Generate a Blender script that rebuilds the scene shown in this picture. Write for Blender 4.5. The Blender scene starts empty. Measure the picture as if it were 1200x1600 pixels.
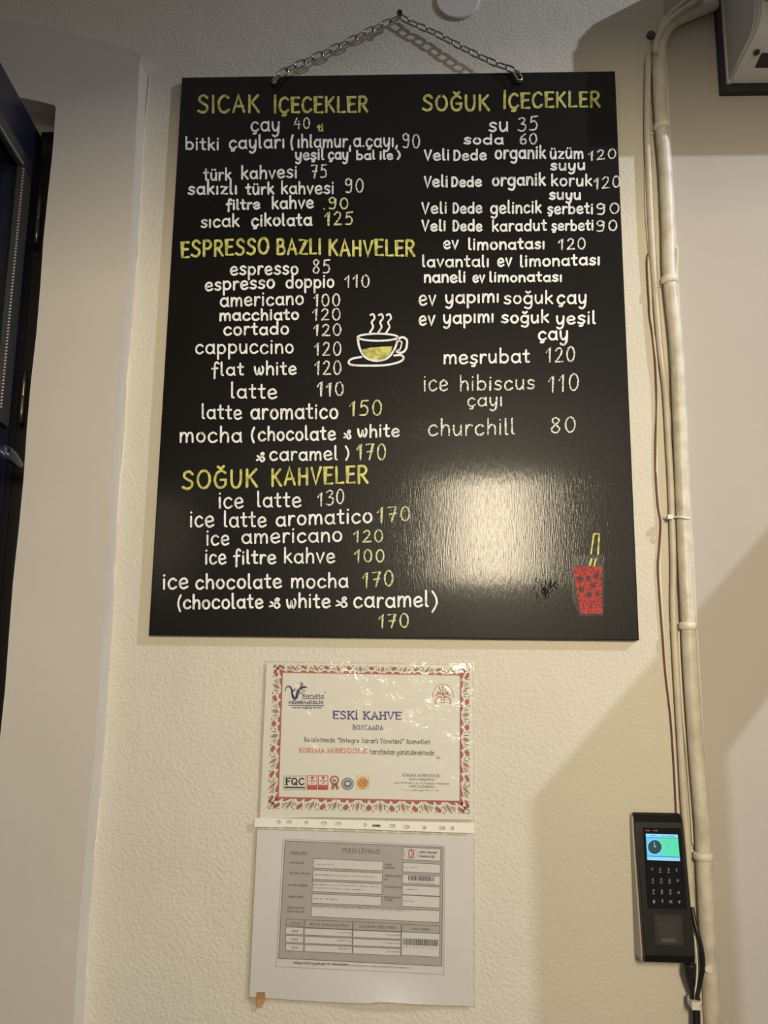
import bpy, bmesh, math, random
from mathutils import Vector, Matrix

C = bpy.context.scene.collection
SC = bpy.context.scene
R = math.radians
random.seed(7)

# ------------------------------------------------------------------ camera
FPX = 1205.0
CAM = Vector((0.02800, -1.16632, -0.46390))
PITCH, YAW, ROLL = 0.16310, 0.03540, 0.01092
FWD = Vector((-math.sin(YAW)*math.cos(PITCH), math.cos(YAW)*math.cos(PITCH), math.sin(PITCH)))
_r = Vector((math.cos(YAW), math.sin(YAW), 0)); _u = _r.cross(FWD)
RGT = _r*math.cos(ROLL) + _u*math.sin(ROLL)
UP = -_r*math.sin(ROLL) + _u*math.cos(ROLL)
cd = bpy.data.cameras.new('camera'); cam = bpy.data.objects.new('camera', cd); C.objects.link(cam)
cam.matrix_world = Matrix(((RGT.x, UP.x, -FWD.x, CAM.x), (RGT.y, UP.y, -FWD.y, CAM.y), (RGT.z, UP.z, -FWD.z, CAM.z), (0, 0, 0, 1)))
cd.sensor_fit = 'VERTICAL'; cd.sensor_height = 32.0; cd.sensor_width = 24.0
cd.lens = FPX/1600*32.0; cd.clip_start = 0.02
SC.camera = cam

# ------------------------------------------------------------------ light
SC.view_settings.view_transform = 'Standard'; SC.view_settings.look = 'None'
SC.view_settings.gamma = 1.0; SC.view_settings.exposure = 0.0; SC.view_settings.use_curve_mapping = False
w = bpy.data.worlds.new('World'); SC.world = w; w.use_nodes = True
w.node_tree.nodes['Background'].inputs[0].default_value = (1.0, 0.95, 0.88, 1)
w.node_tree.nodes['Background'].inputs[1].default_value = 0.215

def aim(o, target):
    o.rotation_euler = (Vector(target)-o.location).to_track_quat('-Z', 'Y').to_euler()

def area(name, loc, target, sx, sy, power, col, spread):
    l = bpy.data.lights.new(name, 'AREA'); l.shape = 'RECTANGLE'; l.size = sx; l.size_y = sy
    l.energy = power; l.color = col; l.spread = R(spread)
    o = bpy.data.objects.new(name, l); C.objects.link(o); o.location = loc; aim(o, target); return o

def spot(name, loc, target, power, col, angle, blend, rad):
    l = bpy.data.lights.new(name, 'SPOT'); l.energy = power; l.color = col
    l.spot_size = R(angle); l.spot_blend = blend; l.shadow_soft_size = rad
    o = bpy.data.objects.new(name, l); C.objects.link(o); o.location = loc; aim(o, target); return o

WARM = area('warm_lamp', (0.36, -2.0, -0.02), (0.25, 0, -0.38), 0.31, 0.42, 14.6, (1.0, 0.85, 0.59), 120)
LB = Vector((3.2, -1.8, 2.10))
COOL = spot('cool_lamp', LB, (0.18, 0, -0.66), 455, (0.77, 0.84, 1.0), 44, 1.0, 0.022)

# ------------------------------------------------------------------ pixel of the photo -> point on a surface
def ray(px, py):
    return FWD + RGT*((px-600)/FPX) - UP*((py-800)/FPX)
def P(px, py, y=0.0):
    d = ray(px, py); return CAM + d*((y-CAM.y)/d.y)
def PX(px, py, x):
    d = ray(px, py); return CAM + d*((x-CAM.x)/d.x)
def PP(px, py, p0, n):
    d = ray(px, py); return CAM + d*((p0-CAM).dot(n)/d.dot(n))
def crop(ox, oy, s):
    return lambda x, y: (ox + x/s, oy + y/s)

# ------------------------------------------------------------------ materials
def mat(name, col, rough=0.6, metal=0.0, noise=None, bump=None, spec=0.5, coat=None, emit=None):
    m = bpy.data.materials.new(name); m.use_nodes = True
    nt = m.node_tree; b = nt.nodes['Principled BSDF']
    b.inputs['Base Color'].default_value = (*col, 1); b.inputs['Roughness'].default_value = rough
    b.inputs['Metallic'].default_value = metal; b.inputs['Specular IOR Level'].default_value = spec
    tc = nt.nodes.new('ShaderNodeTexCoord')
    if noise:                                    # (scale, second colour, low, high)
        n = nt.nodes.new('ShaderNodeTexNoise'); n.inputs['Scale'].default_value = noise[0]; n.inputs['Detail'].default_value = 5
        nt.links.new(tc.outputs['Object'], n.inputs['Vector'])
        r = nt.nodes.new('ShaderNodeValToRGB'); r.color_ramp.elements[0].position = noise[2]; r.color_ramp.elements[1].position = noise[3]
        r.color_ramp.elements[0].color = (*noise[1], 1); r.color_ramp.elements[1].color = (*col, 1)
        nt.links.new(n.outputs['Fac'], r.inputs['Fac']); nt.links.new(r.outputs['Color'], b.inputs['Base Color'])
    if bump:                                     # (scale, strength, distance, stretch)
        mp = nt.nodes.new('ShaderNodeMapping'); mp.inputs['Scale'].default_value = bump[3]
        n = nt.nodes.new('ShaderNodeTexNoise'); n.inputs['Scale'].default_value = bump[0]; n.inputs['Detail'].default_value = 3
        nt.links.new(tc.outputs['Object'], mp.inputs['Vector']); nt.links.new(mp.outputs['Vector'], n.inputs['Vector'])
        bp = nt.nodes.new('ShaderNodeBump'); bp.inputs['Strength'].default_value = bump[1]; bp.inputs['Distance'].default_value = bump[2]
        nt.links.new(n.outputs['Fac'], bp.inputs['Height']); nt.links.new(bp.outputs['Normal'], b.inputs['Normal'])
        if coat: nt.links.new(bp.outputs['Normal'], b.inputs['Coat Normal'])
    if coat:
        b.inputs['Coat Weight'].default_value = coat[0]; b.inputs['Coat Roughness'].default_value = coat[1]
    if emit:
        b.inputs['Emission Color'].default_value = (*emit[0], 1); b.inputs['Emission Strength'].default_value = emit[1]
    return m

def film_mat(name, gloss, rough, scale, strength):
    m = bpy.data.materials.new(name); m.use_nodes = True; nt = m.node_tree
    nt.nodes.remove(nt.nodes['Principled BSDF'])
    out = nt.nodes['Material Output']
    t = nt.nodes.new('ShaderNodeBsdfTransparent'); t.inputs[0].default_value = (0.97, 0.97, 0.96, 1)
    g = nt.nodes.new('ShaderNodeBsdfGlossy'); g.inputs['Roughness'].default_value = rough
    mx = nt.nodes.new('ShaderNodeMixShader'); mx.inputs[0].default_value = gloss
    tc = nt.nodes.new('ShaderNodeTexCoord'); n = nt.nodes.new('ShaderNodeTexNoise')
    n.inputs['Scale'].default_value = scale; n.inputs['Detail'].default_value = 4
    nt.links.new(tc.outputs['Object'], n.inputs['Vector'])
    bp = nt.nodes.new('ShaderNodeBump'); bp.inputs['Strength'].default_value = strength; bp.inputs['Distance'].default_value = 0.004
    nt.links.new(n.outputs['Fac'], bp.inputs['Height']); nt.links.new(bp.outputs['Normal'], g.inputs['Normal'])
    nt.links.new(t.outputs[0], mx.inputs[1]); nt.links.new(g.outputs[0], mx.inputs[2]); nt.links.new(mx.outputs[0], out.inputs['Surface'])
    return m

M = {}
def plaster(name, col, fleck, s1, st1, s2, st2):
    m = mat(name, col, 0.85, spec=0.2); nt = m.node_tree; b = nt.nodes['Principled BSDF']
    tc = nt.nodes.new('ShaderNodeTexCoord')
    def nz(scale, det):
        n = nt.nodes.new('ShaderNodeTexNoise'); n.inputs['Scale'].default_value = scale; n.inputs['Detail'].default_value = det
        nt.links.new(tc.outputs['Object'], n.inputs['Vector']); return n
    n1 = nz(s1, 2); n2 = nz(s2, 4)
    b1 = nt.nodes.new('ShaderNodeBump'); b1.inputs['Strength'].default_value = st1; b1.inputs['Distance'].default_value = 0.004
    b2 = nt.nodes.new('ShaderNodeBump'); b2.inputs['Strength'].default_value = st2; b2.inputs['Distance'].default_value = 0.02
    nt.links.new(n1.outputs['Fac'], b1.inputs['Height']); nt.links.new(n2.outputs['Fac'], b2.inputs['Height'])
    nt.links.new(b2.outputs['Normal'], b1.inputs['Normal']); nt.links.new(b1.outputs['Normal'], b.inputs['Normal'])
    f = nz(55, 6); r = nt.nodes.new('ShaderNodeValToRGB')
    r.color_ramp.elements[0].position = 0.20; r.color_ramp.elements[1].position = 0.27
    r.color_ramp.elements[0].color = (*fleck, 1); r.color_ramp.elements[1].color = (1, 1, 1, 1)
    g = nz(3.0, 5); r2 = nt.nodes.new('ShaderNodeValToRGB')
    r2.color_ramp.elements[0].position = 0.3; r2.color_ramp.elements[1].position = 0.7
    r2.color_ramp.elements[0].color = tuple(c*0.93 for c in col)+(1,); r2.color_ramp.elements[1].color = (*col, 1)
    mx = nt.nodes.new('ShaderNodeMix'); mx.data_type = 'RGBA'; mx.blend_type = 'MULTIPLY'; mx.inputs['Factor'].default_value = 1
    nt.links.new(f.outputs['Fac'], r.inputs['Fac']); nt.links.new(g.outputs['Fac'], r2.inputs['Fac'])
    nt.links.new(r2.outputs['Color'], mx.inputs['A']); nt.links.new(r.outputs['Color'], mx.inputs['B'])
    nt.links.new(mx.outputs['Result'], b.inputs['Base Color'])
    return m
M['plaster'] = plaster('rough_plaster', (0.66, 0.62, 0.52), (0.7, 0.66, 0.6), 190, 0.35, 14, 0.12)
M['smooth'] = plaster('smooth_plaster', (0.475, 0.437, 0.392), (0.93, 0.92, 0.9), 90, 0.06, 8, 0.08)
M['surround'] = plaster('surround_plaster', (0.60, 0.555, 0.485), (0.97, 0.97, 0.97), 60, 0.05, 7, 0.10)
M['chipped'] = mat('chipped_paint', (0.72, 0.68, 0.60), 0.8)
M['floor'] = mat('floor_tile', (0.30, 0.26, 0.22), 0.5, noise=(6, (0.24, 0.21, 0.18), 0.3, 0.7))
M['board'] = mat('blackboard_paint', (0.0065, 0.006, 0.0055), 0.42, spec=0.16, bump=(620, 0.135, 0.0010, (1, 1, 0.12)), coat=(0.30, 0.095))
M['board_edge'] = mat('board_edge', (0.02, 0.017, 0.014), 0.6)
M['smudge'] = mat('wiped_paint', (0.016, 0.015, 0.014), 0.42, spec=0.2, bump=(420, 0.25, 0.001, (1, 1, 0.3)), coat=(0.2, 0.16))
M['scuff'] = mat('scuffed_paint', (0.012, 0.011, 0.010), 0.85, spec=0.05)
M['white'] = mat('white_marker', (0.85, 0.86, 0.85), 0.7, noise=(130, (0.50, 0.50, 0.49), 0.28, 0.5))
M['chalk'] = mat('white_chalk', (0.80, 0.81, 0.74), 0.85, noise=(420, (0.12, 0.12, 0.10), 0.36, 0.52))
M['chalky'] = mat('yellowish_chalk', (0.74, 0.74, 0.42), 0.85, noise=(420, (0.16, 0.16, 0.07), 0.36, 0.54))
M['olive'] = mat('yellow_marker', (0.66, 0.63, 0.18), 0.7, noise=(140, (0.30, 0.30, 0.06), 0.32, 0.58))
M['redchalk'] = mat('red_chalk', (0.45, 0.06, 0.05), 0.85, noise=(260, (0.14, 0.025, 0.02), 0.36, 0.58))
M['ice'] = mat('dark_ice_chalk', (0.055, 0.045, 0.045), 0.85, noise=(260, (0.22, 0.05, 0.04), 0.36, 0.5))
M['steel'] = mat('galvanised_steel', (0.46, 0.45, 0.44), 0.30, 1.0)
M['rust'] = mat('dark_nail', (0.09, 0.075, 0.06), 0.5, 0.8)
M['paper'] = mat('paper', (0.80, 0.77, 0.70), 0.7)
M['lilac'] = mat('copy_paper', (0.78, 0.75, 0.74), 0.7, noise=(9, (0.72, 0.69, 0.68), 0.3, 0.7))
M['whiteplastic'] = mat('white_plastic_strip', (0.80, 0.78, 0.70), 0.35)
M['crinkle'] = film_mat('crinkled_pocket_film', 0.035, 0.19, 26, 1.4)
M['film'] = film_mat('clear_pocket_film', 0.045, 0.16, 28, 0.5)
M['navy'] = mat('navy_ink', (0.03, 0.03, 0.12), 0.6)
M['purple'] = mat('purple_ink', (0.09, 0.07, 0.24), 0.6)
M['black'] = mat('black_ink', (0.03, 0.03, 0.03), 0.6)
M['grey'] = mat('grey_ink', (0.17, 0.155, 0.15), 0.6)
M['softgrey'] = mat('pale_grey_ink', (0.30, 0.28, 0.27), 0.6)
M['red'] = mat('red_ink', (0.55, 0.09, 0.07), 0.6)
M['brick'] = mat('brick_red_ink', (0.42, 0.14, 0.105), 0.6)
M['oliveink'] = mat('olive_ink', (0.33, 0.25, 0.14), 0.6)
M['gold'] = mat('yellow_ink', (0.75, 0.45, 0.08), 0.6)
M['pink'] = mat('pink_ink', (0.75, 0.35, 0.28), 0.6)
M['slate'] = mat('slate_ink', (0.20, 0.20, 0.25), 0.6)
M['panelgrey'] = mat('printed_grey', (0.47, 0.43, 0.41), 0.7)
M['boxwhite'] = mat('printed_white', (0.74, 0.71, 0.69), 0.7)
M['tape'] = mat('brown_tape', (0.50, 0.29, 0.13), 0.45, noise=(60, (0.42, 0.23, 0.10), 0.3, 0.7))
M['pipe'] = mat('painted_pipe', (0.66, 0.615, 0.51), 0.45, noise=(38, (0.50, 0.455, 0.365), 0.33, 0.58), bump=(150, 0.35, 0.002, (1, 1, 0.4)))
M['pipe2'] = mat('painted_cable', (0.64, 0.58, 0.47), 0.5, noise=(40, (0.56, 0.50, 0.40), 0.35, 0.6))
M['wirewhite'] = mat('white_wire', (0.72, 0.66, 0.55), 0.5)
M['wirered'] = mat('dark_red_wire', (0.16, 0.05, 0.045), 0.5)
M['clamp'] = mat('painted_clamp', (0.73, 0.69, 0.60), 0.5)
M['acwhite'] = mat('white_plastic', (0.62, 0.61, 0.60), 0.4)
M['acend'] = mat('grey_plastic', (0.50, 0.49, 0.47), 0.45)
M['acdark'] = mat('dark_slot', (0.02, 0.02, 0.024), 0.6)
M['louver'] = mat('cream_louver', (0.75, 0.72, 0.60), 0.5)
M['blackplastic'] = mat('black_plastic', (0.006, 0.0055, 0.005), 0.5, spec=0.3)
M['glossblack'] = mat('gloss_black_panel', (0.004, 0.004, 0.005), 0.12)
M['silver'] = mat('silver_plastic', (0.42, 0.39, 0.36), 0.45)
M['sensor'] = mat('sensor_glass', (0.05, 0.042, 0.034), 0.25)
M['sensor2'] = mat('sensor_window', (0.085, 0.07, 0.055), 0.35)
M['sensordark'] = mat('sensor_recess', (0.02, 0.018, 0.015), 0.4)
M['cable'] = mat('black_cable', (0.012, 0.012, 0.012), 0.4)
M['tie'] = mat('white_tie', (0.72, 0.70, 0.64), 0.5)
M['legend'] = mat('grey_legend', (0.22, 0.22, 0.24), 0.5)
M['scr_a'] = mat('screen_cyan', (0, 0, 0), 0.3, emit=((0.10, 0.62, 0.95), 1.0))
M['scr_b'] = mat('screen_green', (0, 0, 0), 0.3, emit=((0.10, 0.75, 0.42), 1.0))
M['scr_c'] = mat('screen_pale', (0, 0, 0), 0.3, emit=((0.30, 0.72, 0.90), 1.0))
M['scr_d'] = mat('screen_dark', (0.005, 0.01, 0.012), 0.3, emit=((0.01, 0.05, 0.06), 1.0))
M['scr_e'] = mat('screen_blue', (0, 0, 0), 0.3, emit=((0.03, 0.25, 0.50), 1.0))
M['doorpaint'] = mat('dark_navy_paint', (0.010, 0.012, 0.030), 0.32)
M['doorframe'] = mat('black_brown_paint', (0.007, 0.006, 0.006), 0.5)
M['doormould'] = mat('charcoal_paint', (0.035, 0.036, 0.036), 0.4)
M['glass'] = mat('dark_glass', (0.010, 0.013, 0.018), 0.06)
M['bead'] = mat('beaded_trim', (0.28, 0.27, 0.26), 0.35, 0.6)
M['hinge'] = mat('brown_steel', (0.16, 0.13, 0.11), 0.35, 0.9)
M['soffit'] = mat('shaded_soffit', (0.06, 0.045, 0.033), 0.7)  # dark brown holds the shade under the door head
M['timber'] = mat('timber', (0.28, 0.18, 0.10), 0.6, noise=(20, (0.20, 0.12, 0.07), 0.3, 0.7))
M['cover'] = mat('cover_plate', (0.66, 0.61, 0.55), 0.6)

# ------------------------------------------------------------------ builders
def obj(name, verts, faces, m, parent=None, mats=None, fm=None, smooth=False):
    me = bpy.data.meshes.new(name); me.from_pydata([tuple(v) for v in verts], [], faces)
    for x in (mats or [m]): me.materials.append(x)
    if fm:
        for p, k in zip(me.polygons, fm): p.material_index = k
    if smooth:
        for p in me.polygons: p.use_smooth = True
    me.validate(); me.update()
    o = bpy.data.objects.new(name, me); C.objects.link(o)
    if parent: o.parent = parent
    return o

def bmobj(name, bm, m, parent=None, smooth=False):
    me = bpy.data.meshes.new(name); bmesh.ops.recalc_face_normals(bm, faces=bm.faces); bm.to_mesh(me); bm.free(); me.materials.append(m)
    if smooth:
        for p in me.polygons: p.use_smooth = True
    o = bpy.data.objects.new(name, me); C.objects.link(o)
    if parent: o.parent = parent
    return o

def empty(name, loc=(0, 0, 0)):
    o = bpy.data.objects.new(name, None); C.objects.link(o); o.empty_display_size = 0.02; return o
def tag(o, label, cat, group=None):
    o['label'] = label; o['category'] = cat; o['kind'] = 'thing'
    if group: o['group'] = group
    return o
def structure(o, label=None, cat=None):
    o['kind'] = 'structure'
    if label: o['label'] = label
    if cat: o['category'] = cat
    return o

def box_bm(bm, x0, x1, y0, y1, z0, z1):
    v = [bm.verts.new(p) for p in ((x0,y0,z0),(x1,y0,z0),(x1,y1,z0),(x0,y1,z0),(x0,y0,z1),(x1,y0,z1),(x1,y1,z1),(x0,y1,z1))]
    for f in ((0,1,2,3),(4,7,6,5),(0,4,5,1),(1,5,6,2),(2,6,7,3),(3,7,4,0)): bm.faces.new([v[i] for i in f])
    return v
def bevel(bm, w, seg=2):
    bmesh.ops.bevel(bm, geom=list(bm.edges), offset=w, segments=seg, affect='EDGES', profile=0.7)
def box(name, b, m, parent=None, bev=0.0):
    bm = bmesh.new(); box_bm(bm, *b)
    if bev: bevel(bm, bev)
    return bmobj(name, bm, m, parent)

def slab_bm(bm, front, back):
    """closed prism between two equal rings of points"""
    n = len(front)
    a = [bm.verts.new(p) for p in front]; b = [bm.verts.new(p) for p in back]
    bm.faces.new(a); bm.faces.new(b[::-1])
    for i in range(n): bm.faces.new((a[i], b[i], b[(i+1) % n], a[(i+1) % n]))
def slab(name, pts, th, m, parent=None, n=Vector((0, 1, 0))):
    bm = bmesh.new(); slab_bm(bm, pts, [p + n*th for p in pts]); return bmobj(name, bm, m, parent)

def catmull(pts, k):
    if len(pts) < 3: return list(pts)
    out = []
    q = [pts[0]] + list(pts) + [pts[-1]]
    for i in range(1, len(q)-2):
        p0, p1, p2, p3 = q[i-1], q[i], q[i+1], q[i+2]
        for j in range(k):
            t = j/k
            out.append(tuple(0.5*((2*p1[d]) + (-p0[d]+p2[d])*t + (2*p0[d]-5*p1[d]+4*p2[d]-p3[d])*t*t + (-p0[d]+3*p1[d]-3*p2[d]+p3[d])*t**3) for d in range(len(p1))))
    out.append(tuple(pts[-1])); return out

class Ink:
    """collects flat raised shapes drawn in photo pixels on a plane"""
    def __init__(s, mapf, off, th=0.0003, n=Vector((0, -1, 0))):
        s.map = mapf; s.off = off; s.th = th; s.n = n; s.v = []; s.f = []; s.m = []; s.k = 0; s.lift = 0.0
    def use(s, k): s.k = k
    def _p(s, x, y): return s.map(x, y) + s.n*(s.off + s.lift)
    def poly(s, pts, convex=True):
        b = len(s.v); n = len(pts)
        pts = [s._p(*p) for p in pts]
        s.v += [p + s.n*s.th for p in pts] + pts
        s.f.append(tuple(range(b, b+n))); s.m.append(s.k)
        for i in range(n):
            j = (i+1) % n; s.f.append((b+i, b+n+i, b+n+j, b+j)); s.m.append(s.k)
    def line(s, pts, wd, var=0.0, cap=True):
        q = [pts[0]]
        for p in pts[1:]:
            if (p[0]-q[-1][0])**2 + (p[1]-q[-1][1])**2 > 1e-4: q.append(p)
        if len(q) == 1: q.append((q[0][0]+wd*0.05, q[0][1]))
        n = len(q); L = []; Rr = []
        ws = wd if isinstance(wd, (list, tuple)) else None
        for i in range(n):
            a = q[max(0, i-1)]; c = q[min(n-1, i+1)]
            dx, dy = c[0]-a[0], c[1]-a[1]; l = math.hypot(dx, dy) or 1
            nx, ny = -dy/l, dx/l
            h = (ws[min(len(ws)-1, int(i/(n-1)*(len(ws)-1)+.5))] if ws else wd)/2*(1+random.uniform(-var, var))
            if 0 < i < n-1:   # mitre
                a2 = (q[i][0]-a[0], q[i][1]-a[1]); l2 = math.hypot(*a2) or 1
                cs = (a2[0]*dx+a2[1]*dy)/(l2*l); h = h/max(0.6, cs)
            L.append((q[i][0]+nx*h, q[i][1]+ny*h)); Rr.append((q[i][0]-nx*h, q[i][1]-ny*h))
        ring_a = []; ring_b = []
        if cap:
            for (cx, cy), (lx, ly), s0, dst in ((q[-1], L[-1], -1, ring_a), (q[0], Rr[0], -1, ring_b)):
                r = math.hypot(lx-cx, ly-cy); a0 = math.atan2(ly-cy, lx-cx)
                for k in range(1, 5): dst.append((cx+r*math.cos(a0+s0*math.pi*k/5), cy+r*math.sin(a0+s0*math.pi*k/5)))
        b = len(s.v)
        allp = L + ring_a + Rr[::-1] + ring_b
        W3 = [s._p(*p) for p in allp]; N = len(allp)
        s.v += [p + s.n*s.th for p in W3] + W3
        ri = lambda i: b + n + len(ring_a) + (n-1-i)
        for i in range(n-1): s.f.append((b+i, b+i+1, ri(i+1), ri(i))); s.m.append(s.k)
        if cap:
            s.f.append(tuple([b+n-1] + [b+n+k for k in range(len(ring_a))] + [ri(n-1)])); s.m.append(s.k)
            s.f.append(tuple([ri(0)] + [b+n+len(ring_a)+n+k for k in range(len(ring_b))] + [b])); s.m.append(s.k)
        for i in range(N):
            j = (i+1) % N; s.f.append((b+i, b+N+i, b+N+j, b+j)); s.m.append(s.k)
    def curve(s, pts, wd, k=6, var=0.0): s.line(catmull(pts, k), wd, var)
    def frame(s, pts, wd):
        for i in range(len(pts)): s.line([pts[i], pts[(i+1) % len(pts)]], wd)
    def disc(s, cx, cy, rx, ry=None, n=20, a0=0):
        ry = ry or rx
        s.poly([(cx+rx*math.cos(a0+2*math.pi*i/n), cy+ry*math.sin(a0+2*math.pi*i/n)) for i in range(n)])
    def arc(s, cx, cy, rx, ry, a0, a1, wd, n=20):
        s.line([(cx+rx*math.cos(R(a0+(a1-a0)*i/n)), cy+ry*math.sin(R(a0+(a1-a0)*i/n))) for i in range(n+1)], wd)
    def build(s, name, m, parent, mats=None):
        if not s.v: return None
        return obj(name, s.v, s.f, m, parent, mats, s.m)

def tube(name, pts, rad, m, parent=None, sides=10, k=6, add=None, smooth=True):
    """round tube along 3D points (rad: number or list per point)"""
    rr = rad if isinstance(rad, (list, tuple)) else [rad]*len(pts)
    q = catmull([tuple(p)+(r,) for p, r in zip(pts, rr)], k)
    V = []; F = []
    for i, a in enumerate(q):
        c = Vector(a[:3]); t = (Vector(q[min(len(q)-1, i+1)][:3]) - Vector(q[max(0, i-1)][:3])).normalized()
        ref = Vector((0, 1, 0)) if abs(t.y) < 0.9 else Vector((1, 0, 0))
        e1 = t.cross(ref).normalized(); e2 = t.cross(e1)
        for j in range(sides):
            an = 2*math.pi*j/sides; V.append(c + (e1*math.cos(an) + e2*math.sin(an))*a[3])
    n = len(q)
    for i in range(n-1):
        for j in range(sides): F.append((i*sides+j, i*sides+(j+1) % sides, (i+1)*sides+(j+1) % sides, (i+1)*sides+j))
    F.append(tuple(range(sides))[::-1]); F.append(tuple((n-1)*sides+j for j in range(sides)))
    if add is not None:
        b = len(add[0]); add[0].extend(V); add[1].extend([tuple(b+i for i in f) for f in F]); return None
    o = obj(name, V, F, m, parent, smooth=smooth); return o

# ------------------------------------------------------------------ hand lettering
def A(cx, cy, rx, ry, a0, a1, n=14):
    return [(cx+rx*math.cos(R(a0+(a1-a0)*i/n)), cy+ry*math.sin(R(a0+(a1-a0)*i/n))) for i in range(n+1)]
L_ = lambda *p: ('L', list(p))
S_ = lambda *p: ('S', list(p))
def K(cx, cy, rx, ry, a0, a1): return ('L', A(cx, cy, rx, ry, a0, a1))
CED = lambda x: S_((x, 0), (x+.1, -.16), (x+.02, -.3), (x-.18, -.3))
DOT = lambda x, y=1.38: L_((x, y), (x+.015, y+.03))
BRV = lambda x, y: S_((x-.2, y+.12), (x, y-.04), (x+.2, y+.14))
BOWL = K(.4, .48, .36, .48, 40, 330)
_s = S_((.62, .86), (.36, 1.0), (.1, .82), (.2, .58), (.52, .42), (.6, .2), (.36, 0), (.03, .12))
_u = [S_((.07, 1), (.07, .4), (.2, .04), (.44, .04), (.66, .4)), L_((.68, 1), (.69, 0))]
_g = [BOWL, S_((.76, .95), (.76, .3), (.74, -.3), (.5, -.6), (.12, -.48))]
_c = S_((.7, .82), (.45, 1), (.14, .8), (.05, .42), (.2, .06), (.48, 0), (.74, .18))
G = {
 'a': (.86, [BOWL, L_((.76, 1), (.76, .12), (.84, 0))]),
 'b': (.84, [L_((.08, 1.62), (.08, 0)), K(.42, .47, .36, .47, 150, -150)]),
 'c': (.76, [_c]), 'ç': (.76, [_c, CED(.42)]),
 'd': (.88, [BOWL, L_((.77, 1.62), (.77, 0))]),
 'e': (.8, [S_((.07, .46), (.4, .5), (.72, .6), (.62, .9), (.4, 1), (.12, .8), (.05, .42), (.2, .07), (.46, 0), (.76, .16))]),
 'f': (.62, [S_((.66, 1.45), (.46, 1.62), (.3, 1.35), (.28, .6), (.26, -.35)), L_((.02, .82), (.56, .88))]),
 'g': (.84, _g), 'ğ': (.84, _g + [BRV(.42, 1.35)]),
 'h': (.78, [L_((.08, 1.62), (.08, 0)), S_((.09, .55), (.3, .95), (.56, .95), (.69, .65), (.7, 0))]),
 'ı': (.18, [L_((.09, 1), (.09, 0))]), 'i': (.18, [L_((.09, 1), (.09, 0)), DOT(.09)]),
 'k': (.72, [L_((.08, 1.62), (.08, 0)), L_((.64, 1.0), (.12, .48)), L_((.26, .6), (.7, 0))]),
 'l': (.26, [S_((.08, 1.62), (.08, .5), (.1, .1), (.24, .02))]),
 'm': (1.2, [L_((.07, 1), (.07, 0)), S_((.08, .55), (.26, .95), (.48, .95), (.58, .65), (.59, 0)), S_((.6, .55), (.78, .95), (1.0, .95), (1.1, .65), (1.12, 0))]),
 'n': (.76, [L_((.07, 1), (.07, 0)), S_((.08, .55), (.28, .95), (.54, .95), (.67, .65), (.69, 0))]),
 'o': (.8, [K(.4, .5, .35, .5, 90, 455)]), 'ö': (.8, [K(.4, .5, .35, .5, 90, 455), DOT(.24), DOT(.56)]),
 'p': (.84, [L_((.08, 1), (.08, -.62)), K(.42, .5, .36, .48, 150, -150)]),
 'r': (.56, [L_((.08, 1), (.08, 0)), S_((.09, .5), (.22, .88), (.4, 1), (.56, .92))]),
 's': (.66, [_s]), 'ş': (.66, [_s, CED(.34)]),
 't': (.58, [S_((.26, 1.45), (.25, .5), (.3, .08), (.54, .06)), L_((.0, .98), (.54, 1.02))]),
 'u': (.78, _u), 'ü': (.78, _u + [DOT(.2), DOT(.54)]),
 'v': (.7, [L_((.03, 1), (.33, 0), (.68, 1.02))]),
 'w': (1.0, [S_((.03, 1), (.1, .35), (.27, .02), (.42, .3), (.5, .8), (.55, .3), (.7, .02), (.88, .35), (.92, .8), (.82, 1.05))]),
 'y': (.78, [S_((.07, 1), (.09, .4), (.24, .06), (.46, .08), (.66, .45)), S_((.7, 1), (.68, .2), (.58, -.4), (.32, -.62), (.08, -.48))]),
 'z': (.7, [L_((.06, .97), (.64, .97), (.06, .03), (.68, .03))]),
 '(': (.36, [S_((.36, 1.55), (.12, 1.0), (.06, .4), (.3, -.3))]), ')': (.36, [S_((.04, 1.55), (.28, 1.0), (.32, .4), (.06, -.3))]),
 ',': (.18, [L_((.12, .1), (.02, -.28))]), '.': (.14, [L_((.06, .02), (.075, .05))]), "'": (.14, [L_((.1, 1.5), (.03, 1.2))]),
 '"': (.3, [L_((.06, 1.5), (.06, 1.2)), L_((.22, 1.5), (.22, 1.2))]), ':': (.14, [DOT(.06, .2), DOT(.06, .8)]), '/': (.5, [L_((.02, -.1), (.46, 1.5))]), '-': (.4, [L_((.04, .5), (.36, .5))]),
 '&': (.95, [S_((.02, .22), (.3, .34), (.66, .8), (.86, 1.1), (.72, 1.3), (.55, 1.1), (.62, .8), (.85, .5), (.9, .15), (.66, -.05), (.48, .18), (.4, .5), (.1, .85))]),
}
def cap(adv, *st): return (adv, [(k, [(x, y*1.5) for x, y in p]) for k, p in st])
_S = S_((.66, .84), (.45, 1), (.16, .92), (.12, .7), (.34, .54), (.62, .38), (.6, .12), (.32, 0), (.02, .1))
_C = S_((.74, .86), (.48, 1), (.16, .82), (.05, .45), (.2, .08), (.5, 0), (.78, .16))
_G = [S_((.76, .86), (.5, 1), (.16, .82), (.05, .45), (.2, .08), (.5, 0), (.76, .16), (.78, .45)), L_((.45, .46), (.82, .46))]
_U = S_((.07, 1), (.07, .35), (.22, .03), (.52, .03), (.68, .35), (.69, 1))
_O = K(.44, .5, .4, .5, 90, 455)
BR = S_((.26, 1.24), (.45, 1.13), (.66, 1.26))
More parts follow.
